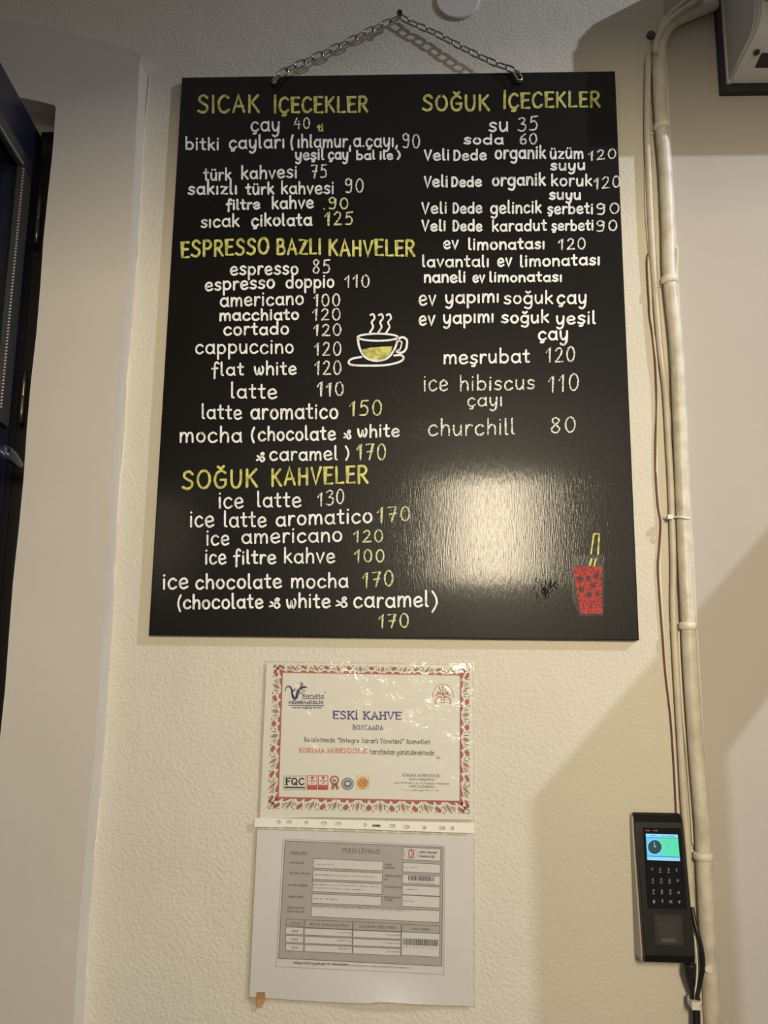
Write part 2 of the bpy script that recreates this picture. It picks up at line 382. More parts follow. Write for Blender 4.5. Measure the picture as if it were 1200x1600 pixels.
G.update({
 'A': cap(.84, L_((.04, 0), (.4, 1), (.8, 0)), L_((.16, .34), (.7, .34))),
 'B': cap(.76, L_((.08, 1), (.08, 0)), S_((.08, 1), (.5, .98), (.6, .78), (.45, .55), (.1, .53)), S_((.1, .53), (.55, .5), (.72, .28), (.55, .02), (.08, 0))),
 'C': cap(.8, _C), 'Ç': cap(.8, _C, S_((.46, 0), (.56, -.1), (.48, -.2), (.3, -.2))),
 'D': cap(.84, L_((.08, 1), (.08, 0)), S_((.08, 1), (.5, .95), (.76, .55), (.55, .08), (.08, 0))),
 'E': cap(.66, L_((.64, .99), (.08, 1), (.08, 0), (.66, .01)), L_((.1, .52), (.56, .54))),
 'F': cap(.62, L_((.62, .99), (.08, 1), (.08, 0)), L_((.1, .52), (.54, .54))),
 'G': cap(.86, *_G), 'Ğ': cap(.86, *_G, BR),
 'H': cap(.78, L_((.08, 1), (.08, 0)), L_((.7, 1), (.7, 0)), L_((.08, .52), (.7, .52))),
 'I': cap(.18, L_((.09, 1), (.09, 0))), 'İ': cap(.18, L_((.09, .96), (.09, 0)), L_((.09, 1.14), (.1, 1.17))),
 'K': cap(.76, L_((.08, 1), (.08, 0)), L_((.68, 1), (.1, .46)), L_((.26, .58), (.74, 0))),
 'L': cap(.62, L_((.08, 1), (.08, .01), (.62, .03))),
 'M': cap(.96, L_((.07, 0), (.1, 1), (.48, .25), (.84, 1), (.88, 0))),
 'N': cap(.8, L_((.08, 0), (.08, 1), (.7, 0), (.7, 1))),
 'O': cap(.88, _O), 'Ö': cap(.88, _O, L_((.3, 1.14), (.31, 1.17)), L_((.58, 1.14), (.59, 1.17))),
 'P': cap(.72, L_((.08, 1), (.08, 0)), S_((.08, 1), (.5, .98), (.68, .76), (.5, .5), (.1, .46))),
 'Q': cap(.9, _O, L_((.5, .3), (.86, -.06))),
 'R': cap(.76, L_((.08, 1), (.08, 0)), S_((.08, 1), (.5, .98), (.66, .76), (.48, .52), (.1, .48)), L_((.3, .5), (.74, 0))),
 'S': cap(.72, _S), 'Ş': cap(.72, _S, S_((.36, 0), (.46, -.1), (.38, -.2), (.2, -.2))),
 'T': cap(.76, L_((.02, 1), (.72, 1)), L_((.37, 1), (.37, 0))),
 'U': cap(.78, _U), 'Ü': cap(.78, _U, L_((.24, 1.14), (.25, 1.17)), L_((.52, 1.14), (.53, 1.17))),
 'V': cap(.78, L_((.03, 1), (.36, 0), (.76, 1))),
 'X': cap(.78, L_((.03, 1), (.72, 0)), L_((.72, 1), (.03, 0))),
 'Y': cap(.78, L_((.03, 1), (.38, .5), (.74, 1)), L_((.38, .5), (.38, 0))),
 'Z': cap(.76, L_((.06, .98), (.7, .98), (.06, .02), (.74, .02))),
 '0': cap(.72, K(.36, .5, .3, .5, 100, 465)),
 '1': cap(.46, L_((.03, .66), (.32, 1), (.3, 0))),
 '2': cap(.68, S_((.08, .8), (.3, 1), (.55, .88), (.5, .55), (.06, .02)), L_((.06, .02), (.66, .04))),
 '3': cap(.66, S_((.08, .9), (.35, 1), (.58, .82), (.3, .54)), S_((.3, .54), (.62, .42), (.58, .1), (.3, 0), (.04, .1))),
 '4': cap(.68, L_((.3, 1), (.06, .42), (.62, .42)), L_((.5, .7), (.48, 0))),
 '5': cap(.68, L_((.66, 1), (.2, .97), (.14, .58)), S_((.14, .58), (.4, .66), (.62, .4), (.48, .06), (.06, .04))),
 '6': cap(.66, S_((.52, .98), (.2, .72), (.06, .35), (.2, .03), (.5, .04), (.6, .3), (.4, .5), (.1, .34))),
 '7': cap(.66, L_((.05, .96), (.6, 1), (.3, 0)), L_((.14, .5), (.58, .54))),
 '8': cap(.66, S_((.5, .92), (.3, 1), (.12, .82), (.3, .56), (.58, .3), (.46, .03), (.2, .03), (.08, .26), (.34, .54), (.56, .8), (.48, .94))),
 '9': cap(.66, S_((.54, .78), (.36, 1), (.12, .9), (.1, .64), (.34, .52), (.56, .7), (.56, .9)), S_((.56, .9), (.56, .3), (.42, 0), (.1, .04))),
})

def strokes(text, serif=False, k=5, jit=0.0):
    """list of polylines in letter units, laid out left to right"""
    out = []; x = 0.0
    for ch in text:
        if ch == ' ': x += .5; continue
        adv, st = G.get(ch, G['.'])
        dy = random.uniform(-jit, jit); rot = random.uniform(-jit, jit)*0.6; sc = 1+random.uniform(-jit, jit)
        for kind, pts in st:
            q = catmull(pts, k) if kind == 'S' else pts
            out.append([(x + a*sc + b*rot*0.4, b*sc + dy) for a, b in q])
            if serif and kind == 'L' and len(pts) <= 5:
                for e in (pts[0], pts[-1]):
                    if e[1] in (0, 1.5, 1) or abs(e[1]-1.5) < .02: out.append([(x+e[0]-.13, e[1]), (x+e[0]+.13, e[1])])
        x += adv*sc + (.25 if ch not in "ıil" else .29)
    return out

def write(ink, cr, text, x0, x1, b0, b1, h, wd, serif=False, k=5, jit=0.0, var=0.0):
    st = strokes(text, serif, k, jit)
    xs = [p[0] for s in st for p in s]; a, b = min(xs), max(xs)
    ins = wd/2/(cr(1, 0)[0]-cr(0, 0)[0])
    x0 += ins; x1 -= ins; b0 -= ins; b1 -= ins; h -= ins*1.0
    sx = (x1-x0)/max(1e-6, b-a) if b-a > .05 else h
    for s in st:
        q = []
        ink.lift = (ink.lift + 0.000017) % 0.000085
        for (x, y) in s:
            px = x0 + (x-a)*sx; t = (px-x0)/max(1e-6, x1-x0)
            q.append(cr(px, b0+(b1-b0)*t - y*h))
        ink.line(q, wd, var)

# ================================================================== the setting
ZF = -1.95
YB = 0.20
jamb = P(60, 480, -0.033).x
zlint = 0.40
bm = bmesh.new()
XS = 0.452
box_bm(bm, jamb, XS, 0, YB, ZF, 2.0)
structure(bmobj('wall_back', bm, M['plaster']), 'rough cream plaster wall behind the menu board', 'wall')
structure(box('wall_right', (XS, 2.3, 0, YB, ZF, 2.0), M['smooth']), 'smooth greyish plaster wall right of the pipes', 'wall')
bm = bmesh.new(); box_bm(bm, -1.55, jamb, 0, YB, zlint+0.03, 2.0); box_bm(bm, -1.55, -1.45, 0, YB, ZF, zlint+0.03)
structure(bmobj('wall_left', bm, M['plaster']), 'plaster wall above the door', 'wall')
structure(box('floor', (-2.6, 2.6, -3.2, 1.0, ZF-0.08, ZF), M['floor']), 'brown stone floor', 'floor')
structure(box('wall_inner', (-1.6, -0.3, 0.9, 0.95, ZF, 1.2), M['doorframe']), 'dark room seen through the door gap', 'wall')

# door surround, raised from the wall, arched head, opening at its left
YS = -0.034
edge_r = [(224, 88), (222, 95), (206, 400), (178, 800), (150, 1080), (128, 1350), (108, 1600)]
jag = []
for i in range(41):
    t = i/40; z = P(0, 0, 0).z
outer = [P(224, 86, YS)]
zt, zb2 = P(222, 95, YS).z, ZF
n = 60
for i in range(n+1):
    z = zt + (zb2-zt)*i/n
    outer.append(Vector((-0.4255 + 0.0022*math.sin(z*9.0) + random.uniform(-.0008, .0008), YS, z)))
arch_out = [P(x, y, YS) for x, y in ((218, 81), (205, 77), (180, 69), (150, 61), (120, 53), (90, 45), (60, 39), (30, 34), (0, 30))]
zA = arch_out[-1].z
arch_out += [Vector((-0.95, YS, zA+0.012)), Vector((-1.2, YS, zA-0.03)), Vector((-1.45, YS, zA-0.10))]
inner = [P(x, y, YS) for x, y in ((20, 150), (40, 154), (60, 158), (80, 163), (86, 165), (87, 170))]
inn_l = [Vector((-1.35, YS, zlint-0.03)), Vector((-1.1, YS, zlint+0.045)), Vector((-0.85, YS, zlint+0.05))]
ring = outer[::-1] + arch_out + [Vector((-1.45, YS, ZF)), Vector((-1.35, YS, ZF))] + inn_l + inner
zj = inner[-1].z
for i in range(1, 31): ring.append(Vector((jamb + 0.0012*math.sin(i*1.7), YS, zj + (ZF-zj)*i/30)))
bm = bmesh.new()
fr = [bm.verts.new(p) for p in ring]
bk = [bm.verts.new((p.x + (0.0 if p.x < -0.5 else random.uniform(0, .0012)), 0.0, p.z)) for p in ring]
ed = [bm.edges.new((fr[i], fr[(i+1) % len(fr)])) for i in range(len(fr))]
bmesh.ops.triangle_fill(bm, edges=ed, use_beauty=True)
for i in range(len(fr)):
    j = (i+1) % len(fr)
    bm.faces.new((fr[i], bk[i], bk[j], fr[j]))
so = structure(bmobj('trim_1', bm, M['surround']), 'raised grey-beige plaster door surround with arched head', 'door surround')
# chipped paint line where the surround meets the wall
ik = Ink(lambda x, y: P(x, y, 0), 0.0, 0.0016)
pts = []
for i in range(90):
    t = i/89; py = 120 + t*1480
    px = 236.5 - (py-90)*0.0728 + 1.4*math.sin(py*0.021) + random.uniform(-.7, .7) + 2.0*math.exp(-((py-1290)/60)**2)
    pts.append((px, py))
ik.line(pts, [1.2, 1.2, 1.4, 1.0, 2.2, 1.5, 2.4, 1.6, 3.0, 5.5, 3.0, 2.2, 2.4, 1.5])
o = ik.build('chipped_edge', M['chipped'], so); o['label'] = 'pale chipped paint line along the surround edge'

# door: frame in the opening and a leaf swung out towards the viewer
door = structure(empty('door_1'), 'dark navy glazed door swung open at the left edge', 'door')
zl0, zl1 = P(70, 218, 0.05).z, P(70, 188, 0.05).z
box('lintel_board', (-1.35, jamb+0.02, 0.05, 0.075, zl0, zlint+0.1), M['cover'], door)
box('soffit_strip', (-1.35, jamb+0.01, 0.02, 0.05, zl1, zlint+0.06), M['soffit'], door)
bm = bmesh.new(); box_bm(bm, -1.35, jamb+0.01, 0.045, 0.11, zl0-0.06, zl0); box_bm(bm, jamb-0.055, jamb+0.03, 0.03, 0.11, ZF, zl0); box_bm(bm, -1.35, -1.30, 0.045, 0.11, ZF, zl0)
bmobj('door_frame', bm, M['doorframe'], door)
H0 = P(56, 330, 0.012)
LD = Vector((0.121576, -0.992582, 0)).normalized()
LN = Vector((LD.y, -LD.x, 0)); LN = LN if LN.x > 0 else -LN
ztop = P(55, 218, 0.012).z
def LP(px, py): return PP(px, py, H0, LN)
def leaf_pt(s, z, d=0.0): return Vector((H0.x, H0.y, 0)) + LD*s + Vector((0, 0, z)) + LN*d
def leaf_box(bm, s0, s1, z0, z1, d0, d1):
    slab_bm(bm, [leaf_pt(s0, z0, d1), leaf_pt(s1, z0, d1), leaf_pt(s1, z1, d1), leaf_pt(s0, z1, d1)], [leaf_pt(s0, z0, d0), leaf_pt(s1, z0, d0), leaf_pt(s1, z1, d0), leaf_pt(s0, z1, d0)])
LW = 0.74
sm = (LP(44, 260)-H0).dot(LD); zm = LP(44, 258).z; zp = LP(8, 648).z
sg = (LP(27, 262)-H0).dot(LD); zg = LP(27, 258).z
print('leaf', H0, sm, sg, ztop, zm, zg, zp)
bm = bmesh.new()
leaf_box(bm, 0, LW, ZF+0.02, zp, -0.045, 0)
leaf_box(bm, 0, LW, zg, ztop, -0.045, 0)
leaf_box(bm, 0, sg, zp, zg, -0.045, 0); leaf_box(bm, LW-sg, LW, zp, zg, -0.045, 0)
bmobj('door_leaf', bm, M['doorpaint'], door)
bm = bmesh.new(); leaf_box(bm, sg, LW-sg, zp, zg, -0.03, -0.022); bmobj('glass_pane', bm, M['glass'], door)
bm = bmesh.new()
leaf_box(bm, sm, sg, zp, zm, -0.01, 0.007); leaf_box(bm, LW-sg, LW-sm, zp, zm, -0.01, 0.007)
leaf_box(bm, sm, LW-sm, zg, zm, -0.01, 0.007); leaf_box(bm, sm, LW-sm, zp-0.02, zp, -0.01, 0.007)
bmobj('glazing_moulding', bm, M['doormould'], door)
bm = bmesh.new()
nb = 150
for i in range(nb):
    z = zg - 0.004 - i*0.0052
    if z < zp: break
    bmesh.ops.create_icosphere(bm, subdivisions=1, radius=0.0024, matrix=Matrix.Translation(leaf_pt(sg-0.003, z, 0.008)))
for i in range(80):
    bmesh.ops.create_icosphere(bm, subdivisions=1, radius=0.0024, matrix=Matrix.Translation(leaf_pt(sg+0.002+i*0.0052, zg+0.003, 0.008)))
bmobj('beaded_trim', bm, M['bead'], door)
for (xa, ya), (xb, yb) in (((63, 305), (56, 380)), ((39.5, 580), (30.5, 660))):
    a, b = P(xa, ya, -0.004), P(xb, yb, -0.004); b.x = a.x
    md = (a+b)/2
    h = tube('hinge', [a, a.lerp(md, .96), md, md.lerp(b, .04), b], [.0042, .0042, .0030, .0042, .0042], M['hinge'], door, 10, 2)
# lever handle on the leaf
hp = LP(4, 722); hs = (hp-H0).dot(LD)
V = ([], [])
tube('', [leaf_pt(hs+.07, hp.z, 0), leaf_pt(hs+.07, hp.z, .022), leaf_pt(hs+.068, hp.z, .030), leaf_pt(hs+.05, hp.z-.003, .033), leaf_pt(hs+.02, hp.z-.008, .032)], [.013, .011, .010, .009, .007], None, None, 10, 4, V)
obj('lever_handle', V[0], V[1], M['doorpaint'], door, smooth=True)

# ================================================================== menu board
BW, BH, BT = 0.72, 0.9246, 0.0095
YF = -0.011
BK = (YF-CAM.y)/(-0.020-CAM.y)          # the panel's four corners as seen, on its front plane
board = tag(empty('menu_board'), 'large black hand-lettered drinks menu board hanging from a chain', 'menu board')
bm = bmesh.new(); box_bm(bm, CAM.x+(-BW/2-CAM.x)*BK, CAM.x+(BW/2-CAM.x)*BK, YF, YF+BT, CAM.z+(-BH/2-CAM.z)*BK, CAM.z+(BH/2-CAM.z)*BK)
bevel(bm, 0.0015, 2)
bo = bmobj('panel', bm, M['board'], board)
mapB = lambda x, y: P(x, y, YF)
cA = crop(220, 100, 1200/440); cB = crop(220, 360, 1200/440); cC = crop(220, 660, 2.5)
cD = crop(620, 100, 1200/390); cE = crop(620, 380, 1200/390); cF = crop(660, 700, 3.0)

# wiped patches and scuffs
ik = Ink(mapB, 0.0, 0.00012)
for q in ((cF, [(692, 506), (852, 500), (850, 788), (735, 790), (700, 700)]), ):
    ik.poly([q[0](*p) for p in q[1]])
o = ik.build('wiped_patch', M['smudge'], board); o['label'] = 'faintly rubbed rectangle round the drawn drink'
ik = Ink(mapB, 0.0, 0.00012)
for k in range(26):
    x, y = 640+random.uniform(0, 24), 658+random.uniform(0, 28); ik.line([(x, y), (x+random.uniform(6, 16), y+random.uniform(-3, 3))], random.uniform(.5, 1.0))
o = ik.build('wiped_patch', M['smudge'], board); o['label'] = 'scratchy eraser marks left of churchill'
ik = Ink(mapB, 0.0, 0.00012)
for k in range(34):
    a = random.uniform(0, 6.28); r = random.uniform(0, 1)**.5
    x, y = 850+19*r*math.cos(a), 914+17*r*math.sin(a); ik.curve([(x, y), (x+random.uniform(-4, 4), y+random.uniform(2, 6)), (x+random.uniform(-5, 5), y+random.uniform(5, 9))], random.uniform(.8, 1.6), 3)
o = ik.build('wiped_patch', M['scuff'], board); o['label'] = 'rough scuffed blot low on the board'

# (kind, crop, words): H heading, I item, T thin chalk item, P chalk price, Y yellowish price, O olive note
LINES = [
 ('H', cA, [('SICAK', 240, 508, 214, 209, 53), ('İÇECEKLER', 567, 970, 213, 210, 48)]),
 ('I', cA, [('çay', 468, 592, 290, 290, 42)]), ('P', cA, [('40', 652, 722, 281, 279, 34)]), ('O', cA, [('tl', 750, 780, 290, 289, 21)]),
 ('I', cA, [('bitki', 190, 333, 368, 370, 36), ('çayları', 375, 612, 364, 361, 38), ('(', 637, 652, 360, 360, 36), ('ıhlamur,', 668, 897, 360, 358, 37), ('a.çayı,', 905, 1095, 357, 356, 38)]),
 ('P', cA, [('90', 1115, 1190, 360, 362, 43)]),
 ('I', cA, [('yeşil', 657, 782, 411, 411, 32), ("çay'", 797, 897, 411, 410, 32), ('bal', 918, 1000, 411, 410, 27), ('ile', 1018, 1076, 410, 410, 26), (')', 1090, 1108, 405, 405, 24)]),
 ('I', cA, [('türk', 265, 388, 500, 500, 36), ('kahvesi', 428, 665, 494, 488, 37)]), ('P', cA, [('75', 725, 795, 488, 488, 40)]),
 ('I', cA, [('sakızlı', 200, 410, 559, 558, 36), ('türk', 445, 570, 560, 558, 34), ('kahvesi', 598, 822, 557, 556, 36)]), ('P', cA, [('90', 870, 950, 551, 549, 42)]),
 ('I', cA, [('filtre', 362, 510, 625, 622, 30), ('kahve', 558, 738, 620, 618, 36)]), ('Y', cA, [('.90', 778, 885, 622, 620, 34)]),
 ('I', cA, [('sıcak', 255, 422, 701, 696, 36), ('çikolata', 470, 732, 695, 692, 36)]), ('Y', cA, [('125', 782, 905, 691, 689, 40)]),
 ('H', cB, [('ESPRESSO', 172, 548, 120, 104, 49), ('BAZLI', 578, 768, 108, 106, 46), ('KAHVELER', 800, 1170, 112, 113, 48)]),
 ('I', cB, [('espresso', 380, 672, 193, 191, 38)]), ('P', cB, [('85', 732, 808, 187, 185, 40)]),
 ('I', cB, [('espresso', 273, 572, 261, 249, 38), ('doppio', 617, 825, 250, 246, 37)]), ('P', cB, [('110', 868, 975, 246, 245, 38)]),
 ('I', cB, [('americano', 337, 695, 328, 319, 39)]), ('P', cB, [('100', 735, 850, 327, 325, 36)]),
 ('I', cB, [('macchiato', 335, 675, 388, 384, 33)]), ('P', cB, [('120', 730, 852, 386, 385, 35)]),
 ('I', cB, [('cortado', 352, 632, 450, 446, 36)]), ('P', cB, [('120', 735, 855, 452, 451, 35)]),
 ('I', cB, [('cappuccino', 232, 652, 530, 526, 41)]), ('P', cB, [('120', 738, 855, 536, 535, 40)]),
 ('I', cB, [('flat', 300, 440, 622, 620, 38), ('white', 482, 665, 619, 617, 38)]), ('P', cB, [('120', 740, 855, 618, 616, 41)]),
 ('I', cB, [('latte', 385, 582, 718, 719, 43)]), ('P', cB, [('110', 750, 865, 709, 707, 42)]),
 ('I', cB, [('latte', 260, 432, 807, 807, 42), ('aromatico', 467, 842, 807, 806, 45)]), ('Y', cB, [('150', 888, 1028, 794, 790, 45)]),
 ('I', cC, [('mocha', 152, 397, 81, 79, 40), ('(', 430, 447, 74, 74, 36), ('chocolate', 457, 763, 75, 71, 37), ('&', 790, 823, 68, 66, 27), ('white', 845, 1012, 62, 59, 34)]),
 ('I', cC, [('&', 450, 486, 156, 154, 29), ('caramel', 502, 770, 152, 150, 36), (')', 797, 815, 143, 143, 34)]), ('Y', cC, [('170', 842, 958, 151, 148, 43)]),
 ('H', cC, [('SOĞUK', 160, 458, 266, 256, 50), ('KAHVELER', 510, 890, 252, 239, 48)]),
 ('I', cC, [('ice', 305, 402, 338, 337, 42), ('latte', 455, 628, 334, 333, 40)]), ('P', cC, [('130', 690, 795, 331, 318, 40)]),
 ('I', cC, [('ice', 193, 288, 412, 411, 43), ('latte', 325, 492, 411, 410, 41), ('aromatico', 527, 905, 408, 394, 40)]), ('Y', cC, [('170', 922, 1052, 393, 388, 41)]),
 ('I', cC, [('ice', 257, 347, 482, 481, 40), ('americano', 393, 787, 477, 467, 39)]), ('Y', cC, [('120', 830, 947, 471, 470, 33)]),
 ('I', cC, [('ice', 252, 335, 556, 555, 40), ('filtre', 360, 530, 556, 554, 37), ('kahve', 560, 760, 552, 551, 39)]), ('Y', cC, [('100', 833, 952, 549, 547, 35)]),
 ('I', cC, [('ice', 87, 187, 655, 652, 42), ('chocolate', 213, 552, 654, 650, 39), ('mocha', 587, 812, 650, 648, 39)]), ('Y', cC, [('170', 865, 987, 649, 641, 42)]),
 ('I', cC, [('(', 143, 160, 731, 731, 38), ('chocolate', 165, 480, 732, 728, 38), ('&', 500, 546, 729, 727, 31), ('white', 567, 742, 728, 726, 37), ('&', 760, 808, 726, 724, 31), ('caramel', 830, 1125, 726, 723, 42), (')', 1135, 1160, 730, 730, 46)]),
 ('Y', cC, [('170', 927, 1047, 805, 804, 38)]),
 ('H', cD, [('SOĞUK', 120, 448, 228, 230, 53), ('İÇECEKLER', 512, 980, 219, 211, 53)]),
 ('I', cD, [('su', 440, 535, 328, 328, 47)]), ('P', cD, [('35', 580, 680, 326, 322, 47)]),
 ('I', cD, [('soda', 320, 515, 389, 390, 32)]), ('P', cD, [('60', 590, 675, 389, 388, 36)]),
 ('I', cD, [('Veli', 130, 252, 467, 466, 36), ('Dede', 272, 433, 467, 465, 34), ('organik', 470, 718, 460, 458, 42), ('üzüm', 735, 897, 460, 459, 38)]), ('P', cD, [('120', 918, 1055, 469, 457, 34)]),
 ('I', cD, [('suyu', 737, 905, 514, 513, 34)]),
 ('I', cD, [('Veli', 130, 245, 597, 595, 38), ('Dede', 262, 410, 595, 593, 34), ('organik', 457, 717, 590, 587, 41), ('koruk', 742, 940, 590, 590, 38)]), ('P', cD, [('120', 945, 1075, 604, 596, 38)]),
 ('I', cD, [('suyu', 730, 885, 655, 655, 34)]),
 ('I', cD, [('Veli', 118, 240, 724, 722, 38), ('Dede', 268, 412, 722, 720, 36), ('gelincik', 448, 697, 724, 719, 40), ('şerbeti', 722, 943, 724, 724, 37)]), ('P', cD, [('90', 960, 1070, 726, 723, 37)]),
 ('I', cD, [('Veli', 118, 235, 807, 806, 36), ('Dede', 268, 412, 807, 806, 36), ('karadut', 458, 722, 808, 805, 37), ('şerbeti', 742, 945, 805, 803, 35)]), ('P', cD, [('90', 960, 1060, 808, 803, 37)]),
 ('I', cD, [('ev', 223, 298, 893, 892, 40), ('limonatası', 343, 710, 897, 893, 37)]), ('P', cD, [('120', 775, 908, 896, 894, 38)]),
 ('I', cE, [('lavantalı', 122, 442, 118, 117, 38), ('ev', 482, 555, 115, 114, 41), ('limonatası', 592, 975, 118, 107, 38)]),
 ('I', cE, [('naneli', 130, 330, 193, 192, 38), ('ev', 363, 425, 193, 192, 36), ('limonatası', 445, 793, 190, 188, 33)]),
 ('I', cE, [('ev', 105, 190, 303, 302, 50), ('yapımı', 232, 490, 294, 288, 42), ('soğuk', 513, 752, 295, 294, 42), ('çay', 768, 912, 295, 294, 46)]),
 ('I', cE, [('ev', 105, 186, 399, 398, 46), ('yapımı', 222, 465, 391, 385, 42), ('soğuk', 500, 733, 388, 386, 40), ('yeşil', 765, 957, 393, 391, 42)]),
 ('I', cE, [('çay', 678, 823, 470, 469, 45)]),
 ('I', cE, [('meşrubat', 225, 640, 585, 577, 46)]), ('P', cE, [('120', 715, 857, 577, 573, 50)]),
 ('T', cE, [('ice', 130, 247, 715, 711, 54), ('hibiscus', 303, 663, 713, 705, 48)]), ('P', cE, [('110', 727, 875, 720, 710, 56)]),
 ('T', cE, [('çayı', 338, 505, 790, 784, 44)]),
 ('T', cE, [('churchill', 150, 567, 930, 922, 52)]), ('P', cE, [('80', 740, 860, 915, 913, 53)]),
]
STY = {'H': ('menu_heading', 'olive', 3.9), 'I': ('menu_item', 'white', 3.05), 'T': ('menu_item', 'chalk', 2.6), 'P': ('menu_price', 'chalk', 2.3), 'Y': ('menu_price', 'chalky', 2.35), 'O': ('menu_note', 'olive', 2.4)}
LINES = [(k, c, [x]) for k, c, ws in LINES if k == 'H' for x in ws] + [l for l in LINES if l[0] != 'H']
for kind, cr, ws in LINES:
    nm, mk, wd = STY[kind]
    ik = Ink(mapB, 0.0002, 0.0004)
    for (t, x0, x1, b0, b1, h) in ws:
        write(ik, cr, t, x0, x1, b0, b1, h, wd*(1.0 if kind != 'I' else random.uniform(.93, 1.1)), False, 6, 0.035, 0.10 if kind in 'HI' else 0.28)
    o = ik.build(nm, M[mk], board)
    if kind == 'H': o['label'] = 'yellow hand-painted heading'

# the steaming cup drawn in marker
ik = Ink(mapB, 0.0004, 0.0004)
q = lambda *p: [cB(*a) for a in p]
for x in (980, 1016, 1050):
    ik.curve(q((x-2, 362), (x+10, 358), (x+16, 375), (x+4, 392), (x+10, 412), (x-4, 436)), 3.0)
ik.arc(*cB(1010, 456), 86/2.727, 15/2.727, 0, 360, 3.0, 28)
ik.curve(q((925, 462), (932, 500), (955, 540), (1000, 556), (1050, 545), (1082, 505), (1096, 462)), 3.4)
ik.curve(q((1090, 468), (1115, 456), (1134, 470), (1130, 505), (1112, 522), (1090, 518)), 3.4)
ik.curve(q((1100, 472), (1112, 478), (1104, 508), (1092, 512)), 2.2)
ik.curve(q((940, 540), (900, 548), (886, 562), (900, 574), (960, 577), (1040, 575), (1100, 562), (1120, 545), (1108, 532), (1080, 534)), 3.2)
ik.build('cup_drawing', M['white'], board)
ik = Ink(mapB, 0.0002, 0.0003)
ik.poly(q((944, 508), (980, 500), (1030, 496), (1072, 494), (1066, 520), (1044, 542), (1004, 552), (968, 544), (950, 526)))
o = ik.build('coffee_fill', M['olive'], board); o['label'] = 'olive coloured coffee in the drawn cup'
# the red iced drink drawn in chalk
ik = Ink(mapB, 0.0002, 0.0003)
q = lambda *p: [cF(*a) for a in p]
ik.poly(q((711, 562), (770, 557), (833, 557), (838, 640), (839, 774), (746, 775), (728, 680)))
for a, b in (((711, 566), (744, 773)), ((834, 560), (840, 772)), ((745, 774), (840, 773)), ((709, 562), (834, 557))):
    ik.lift += .00002; ik.line(q(a, b), 2.6, .2)
for k in range(9):
    ik.lift += .00001; x = 712+k*13; ik.curve(q((x, 562), (x+6, 576), (x+11, 554)), 1.6)
o = ik.build('drink_drawing', M['redchalk'], board); o['label'] = 'red chalk drawing of an iced drink'
ik = Ink(mapB, 0.0006, 0.0003)
for cx, cy, r in ((740, 615, 17), (778, 611, 15), (814, 600, 16), (747, 660, 17), (800, 640, 15), (782, 688, 16), (822, 684, 15)):
    ik.poly(q(*[(cx+r*random.uniform(.75, 1.1)*math.cos(i*1.2566+cx), cy+r*random.uniform(.75, 1.1)*math.sin(i*1.2566+cx)) for i in range(5)]))
o = ik.build('ice_cubes', M['ice'], board); o['label'] = 'dark ice cubes in the drawn drink'
ik = Ink(mapB, 0.0002, 0.0004)
for p in (((790, 496), (803, 403)), ((803, 403), (828, 402)), ((828, 402), (823, 498)), ((784, 550), (792, 520)), ((805, 553), (813, 519))): ik.line(q(*p), 2.6, .15)
o = ik.build('straw_drawing', M['olive'], board); o['label'] = 'yellow drawn straws'
# eyelet rings at the two chain holes
for (px, py) in ((427.5, 127.5), (810.5, 124.5)):
    c = P(px, py, YF-0.002); n = 18
    pts = [c + Vector((math.cos(2*math.pi*i/n), 0, math.sin(2*math.pi*i/n)))*0.0058 for i in range(n+1)]
    tube('eyelet', pts, 0.0013, M['rust'], board, 8, 1)

# ================================================================== chain and nail
c5 = crop(400, 0, 1200/440)
chain = tag(empty('chain'), 'short-link steel chain draped over the nail above the menu board', 'chain')
def link_mesh():
    L, Wd, r = 0.0085, 0.0050, 0.00165
    path = []
    for i in range(9): a = -math.pi/2 + math.pi*i/8; path.append(Vector((L*0.55 + Wd*math.cos(a), Wd*math.sin(a), 0)))
    for i in range(9): a = math.pi/2 + math.pi*i/8; path.append(Vector((-L*0.55 + Wd*math.cos(a), Wd*math.sin(a), 0)))
    V = []; F = []; n = len(path); s = 8
    for i in range(n):
        t = (path[(i+1) % n]-path[i-1]).normalized(); e1 = Vector((0, 0, 1)); e2 = t.cross(e1)
        for j in range(s): a = 2*math.pi*j/s; V.append(path[i] + (e1*math.cos(a)+e2*math.sin(a))*r)
    for i in range(n):
        for j in range(s): F.append((i*s+j, i*s+(j+1) % s, ((i+1) % n)*s+(j+1) % s, ((i+1) % n)*s+j))
    me = bpy.data.meshes.new('link'); me.from_pydata(V, [], F); me.materials.append(M['steel'])
    for p in me.polygons: p.use_smooth = True
    return me
LM = link_mesh()
def along(pts, step):
    out = []; d = 0.0; nxt = step/2
    for a, b in zip(pts, pts[1:]):
        l = (b-a).length
        while nxt <= d+l:
            out.append((a.lerp(b, (nxt-d)/l), (b-a).normalized())); nxt += step
        d += l
    return out
apex = c5(611, 70)
left = [c5(*p) for p in ((608, 74), (575, 90), (490, 128), (403, 172), (313, 215), (222, 257), (133, 297), (95, 325), (72, 350))]
right = [c5(*p) for p in ((618, 72), (665, 98), (755, 137), (840, 182), (925, 226), (1010, 266), (1075, 290), (1108, 308), (1124, 340))]
